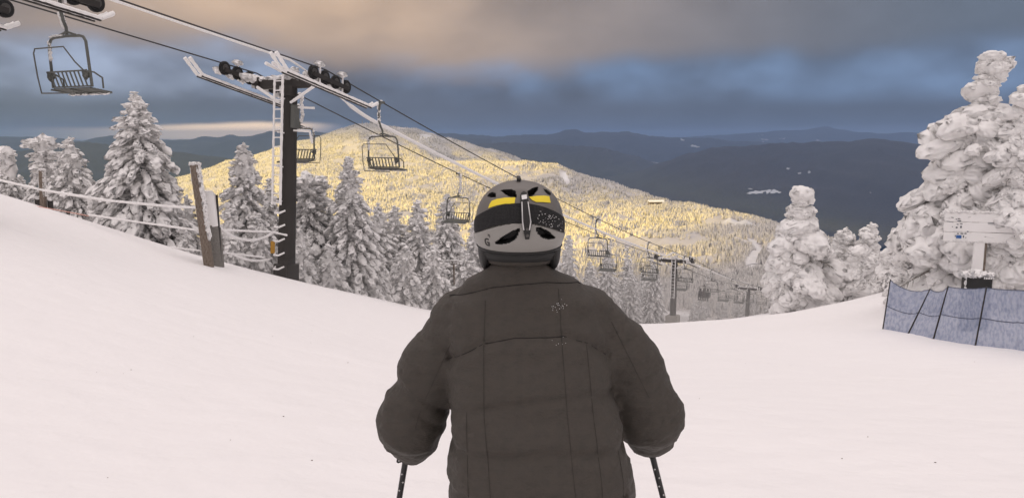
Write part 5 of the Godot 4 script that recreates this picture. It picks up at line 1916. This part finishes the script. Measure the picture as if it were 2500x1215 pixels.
func make_skier() -> void:
	jacket_noise.seed = 12
	jacket_noise.frequency = 1.0
	jacket_noise.fractal_octaves = 3
	folds.seed = 5
	folds.frequency = 0.5
	folds.fractal_octaves = 3
	folds.domain_warp_enabled = true
	folds.domain_warp_amplitude = 1.2
	folds.domain_warp_frequency = 0.5
	# [row, centre column, half width in columns, distance, half depth]
	for q in [[634, 1268, 62, 2.16, 0.075], [660, 1268, 88, 2.17, 0.09], [690, 1272, 142, 2.18, 0.11], [735, 1280, 192, 2.19, 0.145], [830, 1288, 200, 2.17, 0.175], [950, 1294, 203, 2.13, 0.19], [1060, 1310, 218, 2.09, 0.195], [1160, 1321, 236, 2.06, 0.20], [1260, 1322, 232, 2.06, 0.20], [1390, 1320, 222, 2.09, 0.19]]:
		var c := at(q[1], q[0], q[3] - 0.02)
		torso.append([c.y, c.x, q[2] / FOCAL * q[3], -q[3], q[4]])
	sleeves = [
		[[at(1128, 782, 2.2), 0.088], [at(1060, 900, 2.2), 0.088], [at(1003, 1028, 2.2), 0.090], [at(1006, 1068, 2.34), 0.068], [at(1004, 1090, 2.46), 0.052]],
		[[at(1438, 772, 2.2), 0.088], [at(1524, 880, 2.2), 0.090], [at(1583, 1012, 2.2), 0.092], [at(1588, 1050, 2.34), 0.068], [at(1592, 1072, 2.46), 0.052]],
	]
	for line in [[[1085, 752], [1130, 738], [1200, 716], [1268, 708], [1340, 704], [1420, 712], [1480, 738], [1500, 755]], [[1085, 905], [1120, 880], [1180, 845], [1260, 830], [1380, 828], [1440, 850], [1480, 880], [1500, 900]], [[1085, 1020], [1140, 1000], [1210, 982], [1330, 966], [1440, 964], [1480, 975], [1510, 985]], [[1090, 1098], [1180, 1090], [1300, 1080], [1400, 1082], [1540, 1100]], [[1080, 1190], [1200, 1186], [1330, 1180], [1560, 1195]]]:
		var pv := PackedVector2Array()
		for e in line:
			pv.append(local_xy(e[0], e[1]))
		quilt.append(pv)
	var foot_y := ground_y(0.06, 2.2)
	var o := thing("person", Vector3(0.06, foot_y, -2.2), "skier seen from behind in a dark olive padded jacket and grey helmet, leaning forward", "person")
	var org := o.position
	# --- body: one surface from head to boots, mostly under the jacket
	var hd := at(1268, 552, 2.17)
	var spine := [[hd + Vector3(0, 0.02, -0.01), 0.088], [hd + Vector3(0, -0.05, -0.03), 0.075], [at(1270, 660, 2.19), 0.058], [at(1280, 760, 2.2), 0.09], [at(1300, 950, 2.17), 0.11], [at(1318, 1200, 2.1), 0.13]]
	var limbs := []
	for q in 2:
		var sl: Array = sleeves[q]
		limbs.append([[sl[0][0], 0.055], [sl[1][0], 0.045], [sl[2][0], 0.042], [sl[4][0], 0.032], [(sl[4][0] as Vector3) + Vector3(0, 0.0, -0.05), 0.03]])
		var sd := -1.0 if q == 0 else 1.0
		var hip := at(1318, 1240, 2.1)
		var knee := Vector3(hip.x + sd * 0.14, foot_y + 0.50, -2.42)
		var ankle := Vector3(hip.x + sd * 0.15, foot_y + 0.13, -2.20)
		limbs.append([[hip + Vector3(sd * 0.09, 0, 0), 0.115], [knee, 0.078], [ankle, 0.062], [ankle + Vector3(0, -0.06, 0.02), 0.065], [ankle + Vector3(0, -0.08, -0.17), 0.055]])
	var body_field := func(p: Vector3) -> float:
		var d := chain(p, spine, 0.05)
		for l in limbs:
			d = smin(d, chain(p, l, 0.03), 0.05)
		# nose and chin at the front of the head
		d = smin(d, p.distance_to(hd + Vector3(0, -0.025, -0.112)) - 0.014, 0.02)
		return smin(d, p.distance_to(hd + Vector3(0, -0.095, -0.075)) - 0.035, 0.03)
	var bs := Shape.new()
	var cloth := Color(0.012, 0.012, 0.013)
	net(bs, body_field, Vector3(-0.45, foot_y - 0.02, -2.72), Vector3(0.55, hd.y + 0.14, -1.9), 0.016, func(p: Vector3) -> Color: return Color(0.45, 0.28, 0.2) if p.y > hd.y - 0.13 and p.z < hd.z - 0.03 else cloth)
	for q in 2:
		glove(bs, sleeves[q][4][0] + Vector3(0, -0.005, -0.075), 1.0 if q == 0 else -1.0)
	for k in bs.v.size():
		bs.v[k] -= org
	var bm := mat(1, 1, 1, 0.8)
	bm.vertex_color_use_as_albedo = true
	part("body", bs.mesh(true), bm, o)
	# --- jacket
	var js := Shape.new()
	net(js, jacket_field, Vector3(-0.42, torso[-1][0] - 0.02, -2.58), Vector3(0.52, torso[0][0] + 0.02, -1.82), 0.0095)
	for k in js.v.size():
		js.v[k] -= org
	var jm := mat(0.054, 0.047, 0.040, 0.75)
	jm.heightmap_enabled = true
	jm.heightmap_texture = noise_tex(512, 0.03, 17, [], 5, FastNoiseLite.TYPE_SIMPLEX_SMOOTH, 30.0)
	jm.heightmap_scale = 0.16
	jm.uv1_triplanar = true
	jm.uv1_scale = Vector3(5.0, 9.0, 5.0)
	jm.rim_enabled = true
	jm.rim = 0.06
	jm.detail_enabled = true
	jm.detail_blend_mode = BaseMaterial3D.BLEND_MODE_MUL
	jm.detail_albedo = noise_tex(512, 0.01, 23, [[0.0, Color(0.86, 0.88, 0.86)], [0.5, Color(0.97, 0.96, 0.95)], [1.0, Color(1.0, 0.98, 0.95)]], 5)
	jm.detail_uv_layer = BaseMaterial3D.DETAIL_UV_1
	var jacket := part("jacket", js.mesh(false), jm, o)
	# stitched seams
	var thread := mat(0.007, 0.006, 0.006, 0.9)
	var lines := []
	for line in quilt:
		lines.append(line)
	for line in [[[1268, 648], [1269, 706]], [[1183, 745], [1180, 860], [1183, 1000], [1196, 1120], [1204, 1214]], [[1368, 720], [1374, 860], [1382, 1000], [1392, 1120], [1402, 1214]], [[1436, 850], [1446, 1000], [1458, 1130], [1462, 1214]], [[1508, 1095], [1514, 1150], [1514, 1214]], [[1058, 764], [1078, 800], [1094, 830], [1096, 856]], [[1497, 716], [1497, 760], [1488, 800], [1474, 832]], [[1094, 858], [1062, 930], [1030, 1000], [1010, 1050], [1000, 1088]], [[1508, 812], [1546, 890], [1582, 962], [1606, 1010]], [[1140, 1000], [1143, 1100], [1150, 1214]]]:
		var pv := PackedVector2Array()
		for e in line:
			pv.append(local_xy(e[0], e[1]))
		lines.append(pv)
	var thin := mat(0.026, 0.023, 0.02, 0.9)
	var across := -1
	for line: PackedVector2Array in lines:
		across += 1
		var path := PackedVector3Array()
		for k in line.size() - 1:
			var steps := maxi(2, int(line[k].distance_to(line[k + 1]) / 0.009))
			for e in steps:
				var q := line[k].lerp(line[k + 1], float(e) / steps)
				path.append(on_jacket(q.x, q.y) - org + Vector3(0, 0, 0.0003))
		# keep to one sheet of cloth where the line would jump across a gap
		var run := PackedVector3Array()
		for p in path:
			if run.size() and run[-1].distance_to(p) > 0.05:
				break
			run.append(p)
		if run.size() > 3:
			var s := Shape.new()
			var strong := across < quilt.size() or across == quilt.size() or across == quilt.size() + 5 or across == quilt.size() + 6
			s.tube(run, PackedFloat32Array([0.0013 if strong else 0.0006]), 5)
			part_s("seam", s, thread if strong else thin, jacket)
	# standing collar with a stitched edge
	var col := Shape.new()
	var lip := PackedVector3Array()
	for k in 49:
		var a := TAU * k / 48.0
		lip.append(Vector3(torso[0][1] + cos(a) * (torso[0][2] + 0.012), torso[0][0] + 0.004 + 0.006 * sin(a), torso[0][3] + sin(a) * (torso[0][4] + 0.012)) - org)
	col.tube(lip, PackedFloat32Array([0.012]), 8, 1.4, false)
	part_s("collar", col, jm, jacket)
	# flecks of snow on the shoulder blade
	var fl := Shape.new()
	for k in 30:
		var q := local_xy(1366 + rng.randfn(0, 9), 760 + rng.randfn(0, 5)) if k < 24 else local_xy(1375 + rng.randfn(0, 12), 838 + rng.randfn(0, 8))
		fl.put(clods[k % 8], Transform3D(Basis(Vector3.UP, k).scaled(Vector3.ONE * rng.randf_range(0.0005, 0.0013)), on_jacket(q.x, q.y) - org))
	var flecks := part_s("snow_flecks", fl, M.snow, jacket)
	flecks.set_meta("kind", "stuff")
	helmet(o, org)
	# --- poles in the hands
	for q in 2:
		var grip: Vector3 = sleeves[q][4][0] + Vector3(0, -0.005, -0.085)
		var a := at(988 if q == 0 else 1592, 1130 if q == 0 else 1105, 2.53)
		var b := at(974 if q == 0 else 1620, 1215, 2.53)
		var dir := (b - a).normalized()
		a.z = grip.z
		var top := grip + Vector3(0, 0.06, 0)
		top.x = a.x + dir.x / dir.y * (top.y - a.y)
		var tip := top + dir * 1.2
		var gy := ground_y(tip.x, -tip.z)
		tip = top + dir * ((gy - 0.03 - top.y) / dir.y)
		var po := thing("ski_pole", tip, "black ski pole with small white crosses held in the skier's left hand" if q == 0 else "black ski pole with small white crosses held in the skier's right hand", "ski pole", "the skier's poles")
		var up := top - tip
		var s := Shape.new()
		s.rod(Vector3.ZERO, up * 0.06, 0.004, 0.006, 8)
		s.tube(PackedVector3Array([up * 0.05, up * 0.5, up * 0.88]), PackedFloat32Array([0.0075, 0.009, 0.0105]), 12)
		part_s("shaft", s, mat(0.012, 0.012, 0.013, 0.3), po)
		var gs := Shape.new()
		gs.tube(PackedVector3Array([up * 0.86, up * 0.9, up * 0.97, up * 1.0, up * 1.01]), PackedFloat32Array([0.012, 0.016, 0.015, 0.02, 0.012]), 12)
		part_s("grip", gs, M.rubber, po)
		var bk := Shape.new()
		bk.disc(up * 0.08, up, 0.045, 0.008, 16)
		part_s("basket", bk, M.rubber, po)
		var crosses := Shape.new()
		for k in 9:
			var c := up * (0.60 + 0.028 * k) + Vector3(0.004 * (1 if k % 2 else -1), 0, 0.0105)
			crosses.box(Transform3D(Basis.IDENTITY, c), Vector3(0.007, 0.0016, 0.0012))
			crosses.box(Transform3D(Basis.IDENTITY, c + Vector3(0, 0, 0.0004)), Vector3(0.0016, 0.007, 0.0012))
		part_s("crosses", crosses, M.silver, po)
		var strap := Shape.new()
		var sdir := 1.0 if q == 0 else -1.0
		strap.tube(PackedVector3Array([up * 0.99, up * 0.97 + Vector3(sdir * -0.03, -0.02, 0.03), up * 0.93 + Vector3(sdir * -0.035, -0.06, 0.03), up * 0.9 + Vector3(sdir * -0.02, -0.03, 0.02), up * 0.985]), PackedFloat32Array([0.006]), 5, 0.3)
		part_s("wrist_strap", strap, M.black, po)

func glove(s: Shape, wrist: Vector3, side: float) -> void:
	# a closed mitt of palm, four curled fingers and a thumb round an upright pole; side is towards the body
	var palm := wrist + Vector3(0, 0, -0.01)
	var bones := [[palm + Vector3(0, 0.015, 0.035), palm + Vector3(0, 0.02, -0.02), 0.030, 0.032], [palm + Vector3(0, -0.02, 0.03), palm + Vector3(0, -0.022, -0.02), 0.028, 0.028]]
	for k in 4:
		var y := 0.038 - 0.024 * k
		var long: float = [0.030, 0.034, 0.031, 0.025][k]
		var a := palm + Vector3(-side * 0.018, y, -0.03)
		var b := a + Vector3(-side * 0.004, -0.002, -long)
		var c := b + Vector3(side * 0.028, -0.003, -0.008)
		var e := c + Vector3(side * 0.010, 0.0, 0.022)
		bones.append([a, b, 0.0125, 0.0115])
		bones.append([b, c, 0.0115, 0.0105])
		bones.append([c, e, 0.0105, 0.0095])
	var t0 := palm + Vector3(side * 0.022, 0.03, 0.0)
	var t1 := t0 + Vector3(side * 0.016, 0.022, -0.024)
	bones.append([t0, t1, 0.014, 0.0125])
	bones.append([t1, t1 + Vector3(-side * 0.012, 0.004, -0.028), 0.0125, 0.011])
	var field := func(p: Vector3) -> float:
		var d := 1e9
		for b in bones:
			d = smin(d, capsule(p, b[0], b[1], b[2], b[3]), 0.007)
		return d
	s.color = Color(0.012, 0.012, 0.013)
	net(s, field, palm - Vector3(0.08, 0.09, 0.12), palm + Vector3(0.08, 0.10, 0.08), 0.0055)

# ---------------------------------------------------------------- helmet and goggles
const HK := 0.001055       # metres to a column at the helmet
var hc := Vector3.ZERO

func hxy(px: float, py: float) -> Vector2:
	return Vector2((px - 1268.0) * HK, (559.0 - py) * HK)

func shell(dir: Vector3, grow := 0.0) -> Vector3:
	# superellipsoid, slightly drawn out at the back
	var r := Vector3(0.1215 + grow, 0.119 + grow, 0.142 + grow)
	var q := Vector3(absf(dir.x) / r.x, absf(dir.y) / r.y, absf(dir.z) / r.z)
	return dir / pow(pow(q.x, 2.2) + pow(q.y, 2.2) + pow(q.z, 2.2), 1.0 / 2.2)

func shell_at(x: float, y: float, grow := 0.0) -> Vector3:
	# the back surface over a place in the back view
	var r := Vector3(0.1215 + grow, 0.119 + grow, 0.142 + grow)
	var k := 1.0 - pow(absf(x) / r.x, 2.2) - pow(absf(y) / r.y, 2.2)
	return Vector3(x, y, r.z * pow(maxf(k, 0.0001), 1.0 / 2.2))

func poly(pts: Array) -> PackedVector2Array:
	var v := PackedVector2Array()
	for p in pts:
		v.append(hxy(p[0], p[1]))
	return v

func shell_normal(p: Vector3) -> Vector3:
	return Vector3(signf(p.x) * pow(absf(p.x) / 0.1215, 1.2) / 0.1215, signf(p.y) * pow(absf(p.y) / 0.119, 1.2) / 0.119, signf(p.z) * pow(absf(p.z) / 0.142, 1.2) / 0.142).normalized()

func patch(pts: PackedVector2Array, grow: float, deep: float) -> Shape:
	# a piece of sheet laid on the shell: the outline filled with small triangles, with an edge
	var s := Shape.new()
	var fine := PackedVector2Array()
	for k in pts.size():
		var a := pts[k]
		var b := pts[(k + 1) % pts.size()]
		var c := maxi(1, int(a.distance_to(b) / 0.004))
		for e in c:
			fine.append(a.lerp(b, float(e) / c))
	var inner := PackedVector2Array(fine)
	var lo := pts[0]
	var hi := pts[0]
	for p in pts:
		lo = lo.min(p)
		hi = hi.max(p)
	var all := PackedVector2Array(fine)
	var y := lo.y
	while y < hi.y:
		var x := lo.x
		while x < hi.x:
			if Geometry2D.is_point_in_polygon(Vector2(x, y), pts):
				all.append(Vector2(x + 0.0003 * sin(y * 9000.0), y))
			x += 0.004
		y += 0.004
	var idx := Geometry2D.triangulate_delaunay(all)
	for k in range(0, idx.size(), 3):
		var a := all[idx[k]]
		var b := all[idx[k + 1]]
		var c := all[idx[k + 2]]
		if not Geometry2D.is_point_in_polygon((a + b + c) / 3.0, fine):
			continue
		var pa := shell_at(a.x, a.y, grow)
		var pb := shell_at(b.x, b.y, grow)
		var pc := shell_at(c.x, c.y, grow)
		s.tri(pa, pb, pc, shell_normal(pa), shell_normal(pb), shell_normal(pc))
	for k in fine.size():
		var a := fine[k]
		var b := fine[(k + 1) % fine.size()]
		var n2 := (b - a).orthogonal().normalized()
		var nn := Vector3(n2.x, n2.y, 0)
		if Geometry2D.is_point_in_polygon((a + b) / 2.0 + n2 * 0.0006, fine):
			nn = -nn
		s.flat_quad(shell_at(a.x, a.y, grow), shell_at(b.x, b.y, grow), shell_at(b.x, b.y, grow - deep), shell_at(a.x, a.y, grow - deep), nn)
	return s

func helmet(o: Node3D, org: Vector3) -> void:
	hc = at(1268, 545, 2.17)
	var place := hc - org
	var vents := [poly([[1186, 484], [1190, 478], [1198, 474], [1206, 476], [1208, 484], [1200, 486]]), poly([[1221, 468], [1232, 466], [1246, 466], [1257, 471], [1259, 483], [1247, 482], [1233, 477]]), poly([[1289, 470], [1298, 464], [1308, 461], [1315, 461], [1312, 468], [1302, 477], [1294, 482], [1289, 479]]), poly([[1329, 466], [1338, 469], [1348, 477], [1346, 482], [1337, 477]]), poly([[1210, 594], [1222, 583], [1240, 570], [1256, 562], [1266, 558], [1263, 570], [1256, 581], [1242, 591], [1224, 595]]), poly([[1306, 554], [1316, 556], [1333, 565], [1346, 577], [1353, 584], [1340, 585], [1324, 580], [1312, 570]])]
	# upper edge of the low band: the strap lies in the groove above it
	var band := func(x: float) -> float: return 0.0148 - 2.6 * x * x
	var root := Node3D.new()
	root.name = "helmet"
	o.add_child(root)
	root.position = place
	var up := Shape.new()
	var low := Shape.new()
	var hole := Shape.new()
	var nu := 240
	var nv := 130
	var pos := []
	var kind := PackedInt32Array()
	for j in nv + 1:
		var line := PackedVector3Array()
		for i in nu + 1:
			var a := TAU * i / nu
			# lower edge: deep at the back and sides, high over the brow
			var back := cos(a) * 0.5 + 0.5
			var floor_ := lerpf(-0.02, -0.47, smoothstep(0.10, 0.55, back))
			var el := lerpf(floor_, PI / 2, float(j) / nv)
			var dir := Vector3(sin(a) * cos(el), sin(el), cos(a) * cos(el))
			var p := shell(dir)
			var k := 0
			if p.z > 0.0:
				var q := Vector2(p.x, p.y)
				for vp in vents:
					if Geometry2D.is_point_in_polygon(q, vp):
						k = 2
				if k == 0 and p.y < band.call(p.x):
					k = 1
			# shallow sculpting: a ridge along the crown, a step into the groove, a swelling low band
			var g := 0.0
			if k == 2:
				g = -0.022
			elif k == 1:
				g = 0.004 + 0.003 * sin(clampf((p.y + 0.065) / 0.08, 0.0, 1.0) * PI)
			elif p.z > -0.02:
				var crest: float = absf(p.y - (0.088 + 0.010 * cos(p.x * 40.0)))
				g = 0.0022 * exp(-crest * crest / 0.00004) * smoothstep(0.09, 0.06, absf(p.x))
				if p.y < band.call(p.x) + 0.044 - 0.6 * p.x * p.x:
					g -= 0.003
			line.append(p + p.normalized() * g)
			kind.append(k)
		pos.append(line)
	var w := nu + 1
	var norm := []
	for j in nv + 1:
		var line := PackedVector3Array()
		for i in w:
			var ex: Vector3 = pos[j][(i + 1) % nu] - pos[j][(i + nu - 1) % nu]
			var ey: Vector3 = pos[mini(j + 1, nv)][i] - pos[maxi(j - 1, 0)][i]
			var nn := ex.cross(ey).normalized()
			var p: Vector3 = pos[j][i]
			if nn.length() < 0.5:
				nn = p.normalized()
			line.append(nn if nn.dot(p) > 0.0 else -nn)
		norm.append(line)
	for j in nv:
		for i in nu:
			var k := maxi(maxi(kind[j * w + i], kind[j * w + i + 1]), maxi(kind[(j + 1) * w + i], kind[(j + 1) * w + i + 1]))
			var s: Shape = [up, low, hole][k]
			s.quad(pos[j][i], pos[j][i + 1], pos[j + 1][i + 1], pos[j + 1][i], norm[j][i], norm[j][i + 1], norm[j + 1][i + 1], norm[j + 1][i])
	# rolled rim
	var rim := PackedVector3Array()
	for i in nu + 1:
		rim.append(pos[0][i])
	part_s("upper_shell", up, M.helmet, root, "dark grey upper shell of the helmet")
	part_s("lower_band", low, M.helmet_low, root, "lighter grey band round the back of the helmet")
	part_s("vent", hole, M.black, root)
	var rs := Shape.new()
	rs.tube(rim, PackedFloat32Array([0.004]), 6, 1.0, false)
	part_s("rim", rs, M.black, root)
	# black lining and ear pads below the shell
	var pad := Shape.new()
	for q in [-1.0, 1.0]:
		pad.put(lumps_smooth, Transform3D(Basis(Vector3.BACK, q * 0.12).scaled(Vector3(0.021, 0.060, 0.06)), Vector3(q * 0.094, -0.070, 0.0)))
	part_s("ear_pad", pad, M.black, root)
	var lining := Shape.new()
	var ring := PackedVector3Array()
	for i in 41:
		var a := lerpf(-2.3, 2.3, i / 40.0)
		ring.append(Vector3(sin(a) * 0.088, -0.075, cos(a) * 0.098 - 0.008))
	lining.tube(ring, PackedFloat32Array([0.026]), 8, 1.0)
	part_s("lining", lining, M.black, root)
	# yellow reflective patches
	for q in [[[1189, 511], [1192, 502], [1198, 493], [1210, 488], [1232, 484], [1257, 483], [1255, 498], [1232, 498], [1210, 503]], [[1291, 482], [1310, 480], [1328, 480], [1343, 483], [1346, 498], [1325, 495], [1308, 494], [1298, 489]]]:
		part_s("yellow_patch", patch(poly(q), 0.0022, 0.002), M.yellow, root)
	# strap clip: black tongue with a silver buckle
	part_s("strap_clip", patch(poly([[1269, 480], [1271, 472], [1278, 468], [1285, 471], [1288, 482], [1297, 545], [1291, 583], [1281, 583], [1273, 545]]), 0.0125, 0.011), M.black, root)
	part_s("buckle", patch(poly([[1272, 477], [1285, 475], [1286, 485], [1273, 487]]), 0.0145, 0.002), M.silver, root)
	for q in [[[1272, 492], [1274, 492], [1276, 540], [1279, 560], [1276, 560], [1273, 540]], [[1287, 492], [1289, 492], [1296, 540], [1293, 560], [1290, 560], [1293, 540]]]:
		part_s("clip_wire", patch(poly(q), 0.0140, 0.0015), M.silver, root)
	for q in [[1286, 558], [1286, 574]]:
		var c := hxy(q[0], q[1])
		var p := shell_at(c.x, c.y, 0.0128)
		var sn := Shape.new()
		sn.disc(p, shell_normal(p), 0.0042, 0.003, 12)
		part_s("snap", sn, M.wheel_rim, root)
	# little black catch on the crown
	var ct := Shape.new()
	var c1 := shell(Vector3(-0.02, 1.0, 0.12).normalized())
	ct.box(Transform3D(Basis(Vector3.RIGHT, 0.15), c1 + Vector3(0, 0.003, 0)), Vector3(0.011, 0.014, 0.04), 0.002)
	part_s("crown_catch", ct, M.black, root)
	# outlined logo on the low band
	var lp := hxy(1187, 595)
	var l0 := shell_at(lp.x, lp.y, 0.0055)
	var ln := shell_normal(l0)
	var lb := Basis.looking_at(-ln, Vector3(0.12, 1, 0))
	letters("G", 0.022, l0 + ln * 0.001, lb, M.black, root, 0.001).name = "logo"
	var l2 := hxy(1192, 579)
	var l3 := shell_at(l2.x, l2.y, 0.0055)
	letters("D", 0.010, l3 + ln * 0.001, lb, M.black, root, 0.001).name = "logo"
	# goggle strap in its groove, printed with pale rings
	var gog := Node3D.new()
	gog.name = "goggles"
	o.add_child(gog)
	gog.position = place
	var st := Shape.new()
	var rows := 7
	var g := []
	for j in rows + 1:
		var line := PackedVector3Array()
		for i in 121:
			var a := lerpf(-2.55, 2.55, i / 120.0)
			var x := sin(a) * 0.12
			var mid: float = band.call(x) + 0.0215 - 0.2 * x * x if cos(a) > 0.0 else -0.022
			mid = lerpf(mid, -0.022, smoothstep(0.35, -0.1, cos(a)))
			var y: float = mid + lerpf(-0.0215, 0.0215, float(j) / rows)
			var q := Vector3(sin(a), 0, cos(a))
			var el := asin(clampf(y / 0.125, -0.9, 0.9))
			line.append(shell(Vector3(q.x * cos(el), sin(el), q.z * cos(el)), 0.0035 + 0.001 * sin(float(j) / rows * PI)))
		g.append(line)
	for j in rows:
		for i in 120:
			var n0: Vector3 = (g[j][i] as Vector3).normalized()
			var n1: Vector3 = (g[j][i + 1] as Vector3).normalized()
			st.quad(g[j][i], g[j][i + 1], g[j + 1][i + 1], g[j + 1][i], n0, n1, n1, n0)
	var sm := mat(1, 1, 1, 0.85)
	sm.albedo_texture = noise_tex(512, 0.022, 77, [[0.0, lin(0.006, 0.006, 0.007)], [0.44, lin(0.009, 0.009, 0.01)], [0.5, lin(0.035, 0.035, 0.036)], [0.56, lin(0.009, 0.009, 0.01)], [1.0, lin(0.006, 0.006, 0.006)]], 1, FastNoiseLite.TYPE_CELLULAR)
	sm.uv1_triplanar = true
	sm.uv1_scale = Vector3.ONE * 11.0
	part_s("strap", st, sm, gog)
	var fr := Shape.new()
	fr.put(lumps_smooth, Transform3D(Basis.IDENTITY.scaled(Vector3(0.082, 0.048, 0.035)), Vector3(0, -0.025, -0.112)))
	part_s("lens", fr, mat(0.02, 0.02, 0.025, 0.1), gog)
	# rime dusted on the strap's right half
	var ds := Shape.new()
	for k in 70:
		var x := rng.randf_range(0.045, 0.116)
		var y: float = band.call(x) + 0.0215 + rng.randf_range(-0.017, 0.017) - 0.004 * x
		var p := shell_at(x, y, 0.0055)
		ds.put(clods[k % 8], Transform3D(Basis.IDENTITY.scaled(Vector3.ONE * rng.randf_range(0.0005, 0.0013)), p))
	var du := part_s("snow_flecks", ds, M.snow, gog)
	du.set_meta("kind", "stuff")

var lumps_smooth := []

func _ready() -> void:
	rng.seed = 2024
	noise.seed = 11
	noise.frequency = 0.05
	noise.fractal_octaves = 4
	ridged.seed = 4
	ridged.frequency = 0.02
	ridged.fractal_type = FastNoiseLite.FRACTAL_RIDGED
	ridged.fractal_octaves = 4
	make_light()
	make_materials()
	make_templates()
	lumps_smooth = lump_soup(1, 2, 0.0)
	make_hill_heights()
	make_snow_slope()
	make_hillside()
	make_far_country()
	make_cloud_bank()
	print("setting ", Time.get_ticks_msec())
	make_forest()
	print("forest ", Time.get_ticks_msec())
	make_near_trees()
	make_slope_trees()
	print("trees ", Time.get_ticks_msec())
	make_ropes()
	make_tower(0.0, at(672, 690, LIFT_D).y, 0.085, "near black lift tower with a rimed ladder and white walkways", 6, 4, true, true)
	make_tower(-11.45, -3.0, 0.04, "lift tower mostly above the picture, its rimed wheel train showing at the top left", 8, 8)
	make_tower(T2, at(1640, 784, 80.6).y, 0.04, "middle lift tower on a concrete base beyond the skier's shoulder")
	make_tower(T3, at(1822, 800, 121.6).y, 0.06, "farthest small lift tower seen at the edge of the slope", 6, 6, false)
	make_chairs()
	make_rope_fence()
	make_net()
	make_signs()
	make_far_buildings()
	make_mist()
	make_specks()
	print("things ", Time.get_ticks_msec())
	make_skier()
	print("done ", Time.get_ticks_msec())
